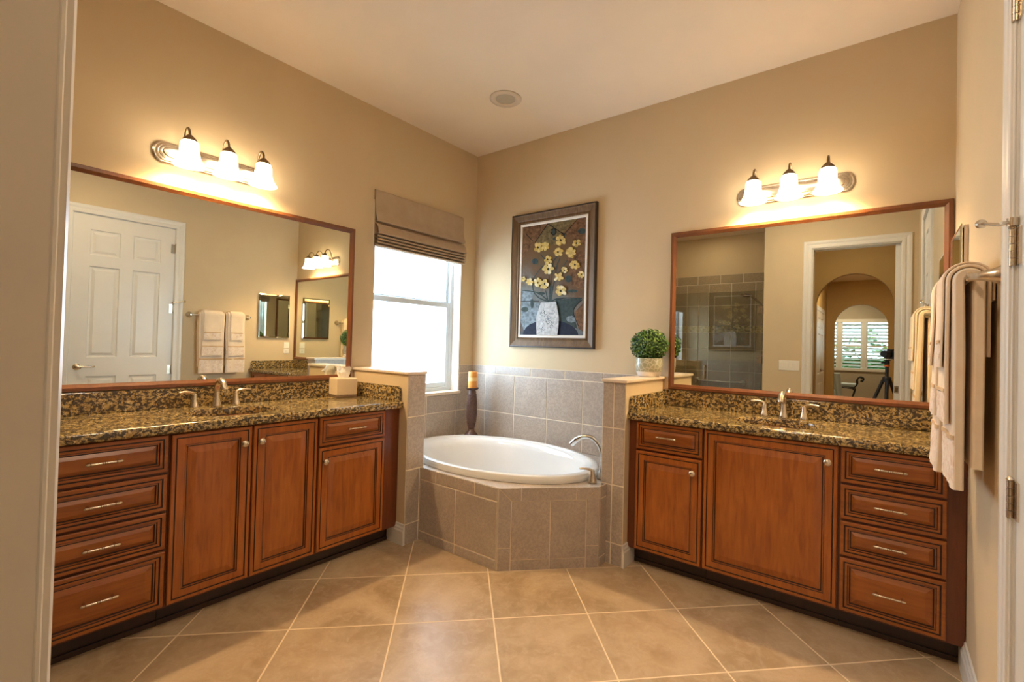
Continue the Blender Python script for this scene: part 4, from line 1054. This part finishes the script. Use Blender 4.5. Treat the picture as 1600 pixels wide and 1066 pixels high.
outlet(1.209, 'ivory switch plate on the right wall, upper of two below the small mirror', True, 0.040); outlet(1.130, 'ivory outlet on the right wall, lower of two below the small mirror', False, 0.031)
sw = root('light_switch', (2.17, D, 1.13), 'white four-gang switch plate left of the doorway, seen in the right mirror', 'light switch')
b = NB(); box(b, 2.062, 2.276, D+0.0005, D+0.006, 1.078, 1.195); finish('cover_plate', b, M['plate'], sw, bevel=0.002)
for k in range(4):
    b = NB(); x = 2.062+0.038+k*0.046; box(b, x-0.015, x+0.015, D+0.006, D+0.010, 1.104, 1.169); finish('rocker', b, M['plate'], sw, bevel=0.001)

# ------------------------------------------------------------------ ceiling speaker
sp_ = root('ceiling_speaker', (0.885, -0.662, H), 'round flush ceiling speaker with a grey grille over the tub', 'speaker')
b = NB(); lathe(b, [(0.113, -0.001), (0.113, -0.006), (0.108, -0.010), (0.078, -0.010), (0.070, -0.006), (0.068, -0.001)], (0.885, -0.662, H), n=40, cap=False); finish('trim_ring', b, M['ringwhite'], sp_, smooth=40)
b = NB(); lathe(b, [(0.069, -0.003), (0.069, -0.005), (0.001, -0.007)], (0.885, -0.662, H), n=40); finish('grille', b, M['greycone'], sp_, smooth=40)

for fx, fy, fz, wh in ((2.35, -2.25, H, 'near the doorway of the bathroom'), (2.7, -4.1, H, 'in the hall behind the doorway'), (1.0, -3.8, H, 'above the shower'), (2.7, -7.2, 2.84, 'in the corridor between the arches'), (2.2, -10.9, 2.84, 'in the far bedroom')):
    f0 = root('fill_ring', (fx, fy, fz), 'round white ring added with the unseen ceiling downlight '+wh, 'added fill light')
    b = NB(); lathe(b, [(0.118, -0.001), (0.118, -0.005), (0.095, -0.010), (0.093, -0.001)], (fx, fy, fz), n=32, cap=False); finish('trim_ring', b, M['ringwhite'], f0, smooth=40)  # ring added to dress each fill light
# ------------------------------------------------------------------ shower seen in the right mirror
SZ = 2.455
xs = [0.0, 0.20, 0.535, 0.87, 1.205, 1.54, 1.876]; zs = [0.0, 0.30, 0.635, 0.97, 1.305, 1.56]
r = grid(xs, zs) + grid(xs, [1.665, 1.98, 2.315]) + grid([0.0, 0.37, 0.70, 1.04, 1.37, 1.70, 1.876], [2.315, SZ])
tiles('wall_tile_shower_back', r, lambda s, z, d: (s, -4.40+d, z), mat='stile')
b = NB(); rnd = random.Random(4); x = 0.0
while x < 1.87:
    w_ = rnd.uniform(0.03, 0.075)
    for (za, zb_) in ((1.563, 1.596), (1.598, 1.628), (1.630, 1.662)):
        box(b, x+0.001, min(1.875, x+w_-0.001), -4.40, -4.391, za, zb_)
    x += w_
struct('trim_3', b, M['listello'])
ys = [3.25, 3.45, 3.785, 4.12, 4.391]
tiles('wall_tile_shower_right', grid(ys, [0.0, 0.30, 0.635, 0.97, 1.305, 1.64, 1.98, 2.315, SZ]), lambda s, z, d: (1.885-d, -s, z), mat='stile')
tiles('wall_tile_shower_left', grid([3.10]+ys[1:], [0.0, 0.30, 0.635, 0.97, 1.305, 1.64, 1.98, 2.315, SZ]), lambda s, z, d: (d, -s, z), mat='stile')
GY = -3.150
b = NB(); box(b, 0.0, 1.885, GY-0.05, GY+0.05, 0.0, 0.09); struct('trim_4', b, M['stile'])
gd = root('shower_door', (1.48, GY, 0.09), 'frameless glass shower door with a nickel pull, seen in the right mirror', 'shower door')
MR = Matrix.Translation((1.87, GY, 0)) @ Matrix.Rotation(math.radians(-0.95), 4, 'Z'); gx = lambda p: MR @ p
b = NB(); box(b, -0.762, -0.004, -0.005, 0.005, 0.100, 2.040); finish('glass_leaf', b, M['showerglass'], gd, xf=gx)
for s in (1, -1):
    b = NB(); xx = -0.672; yy = s*0.045
    tube(b, spline([(xx, s*0.006, 1.085), (xx, s*0.035, 1.085), (xx, yy, 1.072), (xx, yy, 1.0), (xx, yy, 0.928), (xx, s*0.035, 0.915), (xx, s*0.006, 0.915)], 5), 0.009, 10); finish('pull_handle', b, M['nickel'], gd, smooth=50, xf=gx)
for z in (0.36, 1.19, 1.80):
    b = NB(); box(b, -0.058, -0.001, -0.012, 0.012, z-0.045, z+0.045); box(b, -0.004, 0.004, -0.025, 0.025, z-0.045, z+0.045); finish('hinge', b, M['bronze'], gd, xf=gx, bevel=0.002)
gp = root('glass_partition', (0.55, GY, 0.09), 'fixed glass shower panel left of the glass door, reflecting the tub window', 'shower panel')
b = NB(); box(b, -1.855, -0.772, -0.005, 0.005, 0.092, 2.040); finish('glass_sheet', b, M['showerglass'], gp, xf=gx)
b = NB(); box(b, 1.072, 1.100, GY-0.012, GY+0.012, 0.85, 0.90); finish('clamp', b, M['bronze'], gp, bevel=0.002)
gb = root('grab_bar', (1.08, -4.39, 0.81), 'satin steel grab bar on the tiled shower back wall', 'grab bar')
b = NB(); tube(b, spline([(0.72, -4.388, 0.815), (0.72, -4.345, 0.815), (0.75, -4.335, 0.815), (1.08, -4.335, 0.815), (1.36, -4.335, 0.815), (1.395, -4.345, 0.815), (1.395, -4.388, 0.815)], 5), 0.016, 12); finish('bar', b, M['chrome'], gb, smooth=50)
for x in (0.72, 1.395):
    b = NB(); lathe(b, [(0.044, 0.0), (0.044, 0.006), (0.036, 0.012), (0.018, 0.014)], (x, -4.391, 0.815), axis=(0, 1, 0), n=24); finish('flange', b, M['chrome'], gb, smooth=40)
sh = root('shower_fixture', (1.876, -3.75, 1.88), 'dark nickel shower head on an arm at the right side of the shower', 'shower head')
b = NB(); tube(b, spline([(1.874, -3.75, 1.84), (1.80, -3.75, 1.87), (1.74, -3.75, 1.92), (1.66, -3.75, 2.00), (1.59, -3.75, 2.055), (1.54, -3.75, 2.068)], 5), 0.0135, 12); lathe(b, [(0.034, 0), (0.034, 0.006), (0.016, 0.014)], (1.875, -3.75, 1.84), axis=(-1, 0, 0.2), n=20); finish('arm', b, M['bronze'], sh, smooth=50)
b = NB(); lathe(b, [(0.016, 0.03), (0.024, 0.016), (0.058, 0.004), (0.062, -0.008), (0.058, -0.016), (0.001, -0.018)], (1.535, -3.75, 2.050), axis=(0.12, 0, 1), n=24); finish('spray_face', b, M['bronze'], sh, smooth=40)
b = NB(); box(b, 1.70, 1.735, -3.775, -3.735, 1.79, 1.90); finish('cradle', b, M['nickel'], sh, bevel=0.006)

# ------------------------------------------------------------------ hall, arches and bedroom (seen in the right mirror)
def arch_wall(name, y, x0, x1, ztop, xc, hw, spring, mat, th=0.12):
    b = NB(); n = 24; arc = [(xc-hw*math.cos(PI*k/n), spring+hw*math.sin(PI*k/n)) for k in range(n+1)]
    for yy in (0, 1):
        pass
    def quad(pts):
        f0 = [(p[0], y, p[1]) for p in pts]; f1 = [(p[0], y-th, p[1]) for p in pts]; loft(b, [f0, f1])
    quad([(x0, 0), (xc-hw, 0), (xc-hw, spring), (x0, spring)]); quad([(xc+hw, 0), (x1, 0), (x1, spring), (xc+hw, spring)])
    quad([(x0, spring), (xc-hw, spring), *[(arc[k]) for k in range(1, n//2+1)], (xc, ztop), (x0, ztop)])
    quad([(xc+hw, spring), (x1, spring), (x1, ztop), (xc, ztop), *[arc[k] for k in range(n//2, n)]])
    return struct(name, b, mat)
arch_wall('wall_arch_hall', -5.0, 1.40, 3.60, H, 2.705, 0.462, 1.981, M['hallpaint'])
b = NB(); box(b, 3.45, 3.55, -5.0, -3.245, 0, H); struct('wall_hall_right', b, M['hallpaint'])
b = NB(); box(b, 1.95, 2.06, -5.0, -4.525, 0, H); box(b, 2.001, 2.06, -4.525, -3.245, 0, H); struct('wall_hall_left', b, M['hallpaint'])
b = NB(); box(b, 1.90, 3.60, -5.12, -3.243, H, H+0.08); struct('ceiling_entry', b, M['ceiling'])
b = NB(); box(b, 3.45, 3.55, -9.0, -5.12, 0, 2.84); struct('wall_corridor_right', b, M['hallpaint'])
b = NB(); box(b, 1.95, 2.06, -9.0, -5.12, 0, 2.84); struct('wall_corridor_left', b, M['hallpaint'])
d3 = root('door_3', (2.06, -7.6, 0), kind='structure')
HL = lambda a, z, o: (2.064+o, a, z)
panel_leaf('leaf', lambda a, z, o: (2.075+o, a, z), -8.30, -7.0, 0.012, 2.08, d3, th=0.014)
casing('casing', -8.31, -6.99, 2.09, lambda a, z, o: (2.061+o, a, z), d3)
for y in (-7.62, -7.72):
    b = NB(); lathe(b, [(0.03, 0), (0.03, 0.006), (0.012, 0.01), (0.012, 0.05)], (2.076, y, 0.95), axis=(1, 0, 0), n=16); tube(b, [(2.125, y, 0.95), (2.125, y+(0.1 if y > -7.7 else -0.1), 0.95)], 0.009, 8); finish('handle', b, M['bronze'], d3, smooth=40)
arch_wall('wall_arch_bedroom', -9.0, -0.70, 5.10, 2.84, 2.668, 0.462, 1.873, M['hallpaint'])
# bedroom
WB = (1.56, 3.26, 0.87, 2.17)
b = NB(); holed_wall(b, 'y', -12.15, 0.12, -0.6, 5.0, 0, 2.84, [WB]); struct('wall_bedroom', b, M['bedpaint'])
b = NB(); box(b, -0.7, -0.6, -12.1, -9.1, 0, 2.84); struct('wall_bedroom_left', b, M['bedpaint'])
b = NB(); box(b, 5.0, 5.1, -12.1, -9.1, 0, 2.84); struct('wall_bedroom_right', b, M['bedpaint'])
baseboard('baseboard_bedroom', (-0.5, -12.03), (4.9, -12.03), (0, 1))
w2 = root('window_2', (2.4, -12.03, 0.87), kind='structure')
b = NB()
for x in (1.56, 2.085, 2.628, 3.195): box(b, x, x+0.065, -12.08, -12.00, 0.87, 2.17)
for za, zb_ in ((0.83, 0.905), (2.11, 2.20)): box(b, 1.50, 3.32, -12.08, -11.995, za, zb_)
finish('window_frame', b, M['trim'], w2)
b = NB(); box(b, 1.56, 3.26, -12.135, -12.13, 0.87, 2.17); finish('pane', b, M['tinted'], w2)
for x0_, x1_ in ((1.625, 2.085), (2.15, 2.628), (2.693, 3.195)):
    b = NB(); box(b, x0_+0.002, x0_+0.04, -12.055, -12.02, 0.907, 2.108); box(b, x1_-0.04, x1_-0.002, -12.055, -12.02, 0.907, 2.108); box(b, x0_+0.04, x1_-0.04, -12.055, -12.02, 1.47, 1.51)
    for k in range(13):
        z = 0.955+k*0.089
        if abs(z-1.49) < 0.03: continue
        for q in ((0, 1),):
            v = [(x0_+0.04, -12.068, z-0.004), (x1_-0.04, -12.068, z-0.004), (x1_-0.04, -12.008, z+0.040), (x0_+0.04, -12.008, z+0.040)]
            loft(b, [v, [(p[0], p[1], p[2]+0.007) for p in v]])
    b2 = b; finish('shutter', b2, M['trim'], w2)
bn = root('bench', (2.45, -10.6, 0), 'iron bench with scrolled legs and a pale blue seat, seen through the arches', 'bench')
b = NB(); box(b, 2.14, 2.56, -10.8, -10.35, 0.50, 0.57); finish('seat', b, M['bluefab'], bn, bevel=0.02)
for y in (-10.82, -10.33):
    b = NB(); tube(b, spline([(2.15, y, 0.49), (2.40, y, 0.47), (2.52, y, 0.44), (2.50, y, 0.30), (2.45, y, 0.15), (2.50, y, 0.03), (2.58, y, 0.025), (2.60, y, 0.07)], 6), 0.014, 8)
    tube(b, spline([(2.50, y, 0.46), (2.57, y, 0.55), (2.57, y, 0.66), (2.62, y, 0.73), (2.69, y, 0.70), (2.68, y, 0.64), (2.64, y, 0.65)], 6), 0.014, 8); finish('scroll_leg', b, M['iron'], bn, smooth=50)
for y in (-10.82, -10.33):
    b = NB(); tube(b, [(2.18, y, 0.49), (2.18, y, 0.001)], 0.014, 8); finish('leg', b, M['iron'], bn)
ch = root('upholstered_chair', (1.95, -9.72, 0), 'pale blue upholstered chair edge left of the bench, seen through the arches', 'chair')
b = NB(); rings = []
for k in range(9):
    t = k/8; rings.append([(1.70+0.57*1.0-0.06*t+p[0]*0.07, -9.72+p[1]*0.28*(1-0.15*t*t), 0.25+0.58*t) for p in [(math.cos(2*PI*i/16), math.sin(2*PI*i/16)) for i in range(16)]])
loft(b, rings); finish('back', b, M['bluefab'], ch, smooth=60)
b = NB(); box(b, 1.72, 2.22, -9.98, -9.46, 0.25, 0.45); finish('seat', b, M['bluefab'], ch, bevel=0.03)
for x in (1.75, 2.24):
    for y in (-9.94, -9.50):
        b = NB(); lathe(b, [(0.018, 0.001), (0.022, 0.25)], (x, y, 0), n=10); finish('leg', b, M['iron'], ch)

hedge_b = NB(); rnd = random.Random(8)
for k in range(3200):
    p = Vector((rnd.uniform(-0.5, 5.0), rnd.uniform(-14.2, -13.6), 0.0)); top = 1.55+0.35*math.sin(p.x*2.3+2.2)+0.2*math.sin(p.x*5.1)
    p.z = rnd.uniform(0.02, top); nn = Vector((rnd.uniform(-1, 1), rnd.uniform(-0.2, 1), rnd.uniform(-0.3, 1))).normalized(); x, y, _ = basis(nn); L = rnd.uniform(0.05, 0.09)
    hedge_b.faces.new([hedge_b.verts.new(q) for q in (p-x*L, p+y*L*0.4, p+x*L, p-y*L*0.4)])
hg = root('hedge', (2.25, -13.9, 0), 'leafy green hedge outside the far bedroom window', 'hedge')
finish('foliage', hedge_b, M['leaf'], hg)
b = NB(); box(b, -0.5, 5.0, -14.0, -13.9, 0.0, 1.15); finish('core', b, M['leaf'], hg)
# ------------------------------------------------------------------ tripod and camera in the doorway
TR = root('tripod', (3.12, -3.30, 0), 'black camera tripod with an orange head collar standing in the doorway', 'tripod')
ap = Vector((3.085, -3.282, 1.02))
b = NB(); tube(b, [ap+Vector((0, 0, -0.28)), ap+Vector((0, 0, 0.15))], 0.017, 14); finish('center_column', b, M['black'], TR, smooth=50)
b = NB(); lathe(b, [(0.02, -0.03), (0.038, -0.025), (0.042, 0.02), (0.03, 0.035), (0.018, 0.04)], ap, n=20); finish('shoulder', b, M['black'], TR, smooth=40)
b = NB(); lathe(b, [(0.018, 0), (0.026, 0.003), (0.026, 0.018), (0.018, 0.022)], ap+Vector((0, 0, 0.142)), n=20); finish('collar', b, M['orange'], TR, smooth=40)
b = NB(); lathe(b, [(0.022, 0.165), (0.024, 0.172), (0.024, 0.195), (0.018, 0.205), (0.030, 0.208), (0.030, 0.2175)], ap, n=20); tube(b, [ap+Vector((0, 0, 0.185)), ap+Vector((-0.05, 0.02, 0.185))], [0.007, 0.011], 10); finish('ball_head', b, M['black'], TR, smooth=40)
for a in (200, 320, 80):
    d = Vector((math.cos(math.radians(a)), math.sin(math.radians(a)), 0))
    p0 = ap+d*0.034+Vector((0, 0, -0.005)); p1 = Vector((ap.x, ap.y, 0.012))+d*(0.16 if a == 80 else 0.42)
    if a == 80: p1 = Vector((3.05, -3.10, 0.012))
    b = NB(); tube(b, [p0, p0.lerp(p1, 0.42)], 0.017, 10); tube(b, [p0.lerp(p1, 0.40), p0.lerp(p1, 0.70)], 0.0135, 10); tube(b, [p0.lerp(p1, 0.68), p1], 0.010, 10)
    for t in (0.41, 0.69): lathe(b, [(0.018, -0.02), (0.021, -0.018), (0.021, 0.018), (0.018, 0.02)], p0.lerp(p1, t), axis=(p1-p0), n=12)
    finish('leg', b, M['black'], TR, smooth=40)
# camera body, its lens facing into the room (front glass just behind the viewpoint)
CM = Matrix(((Rv.x, Fv.x, Uv.x, 0), (Rv.y, Fv.y, Uv.y, 0), (Rv.z, Fv.z, Uv.z, 0), (0, 0, 0, 1)))
CM = Matrix.Translation(C) @ CM; cx_ = lambda p: CM @ p
cr = root('photo_camera', C - Fv*0.14 - Uv*0.05, 'black photo camera with a lens, mounted on the doorway tripod', 'camera')
b = NB(); box(b, -0.066, 0.066, -0.165, -0.105, -0.050, 0.032); 
box(b, -0.028, 0.028, -0.160, -0.098, 0.032, 0.056); box(b, 0.036, 0.066, -0.165, -0.088, -0.050, 0.030)
finish('body', b, M['black'], cr, xf=cx_, bevel=0.008)
b = NB(); lathe(b, [(0.033, -0.106), (0.036, -0.090), (0.036, -0.060), (0.038, -0.055), (0.038, -0.030), (0.036, -0.016), (0.033, -0.016), (0.030, -0.022), (0.001, -0.024)], (0, 0, 0), axis=(0, 1, 0), n=32)
finish('lens', b, M['black'], cr, xf=cx_, smooth=40)
b = NB(); tube(b, spline([(0.030, -0.13, 0.034), (0.045, -0.14, 0.052), (0.062, -0.15, 0.050), (0.076, -0.15, 0.03), (0.078, -0.15, -0.02)], 5), 0.0075, 8, flat=0.5); finish('strap', b, M['orange'], cr, xf=cx_, smooth=50)
b = NB(); box(b, -0.028, 0.028, -0.160, -0.105, -0.0605, -0.0505); finish('mount_plate', b, M['nickel'], cr, xf=cx_, bevel=0.002)
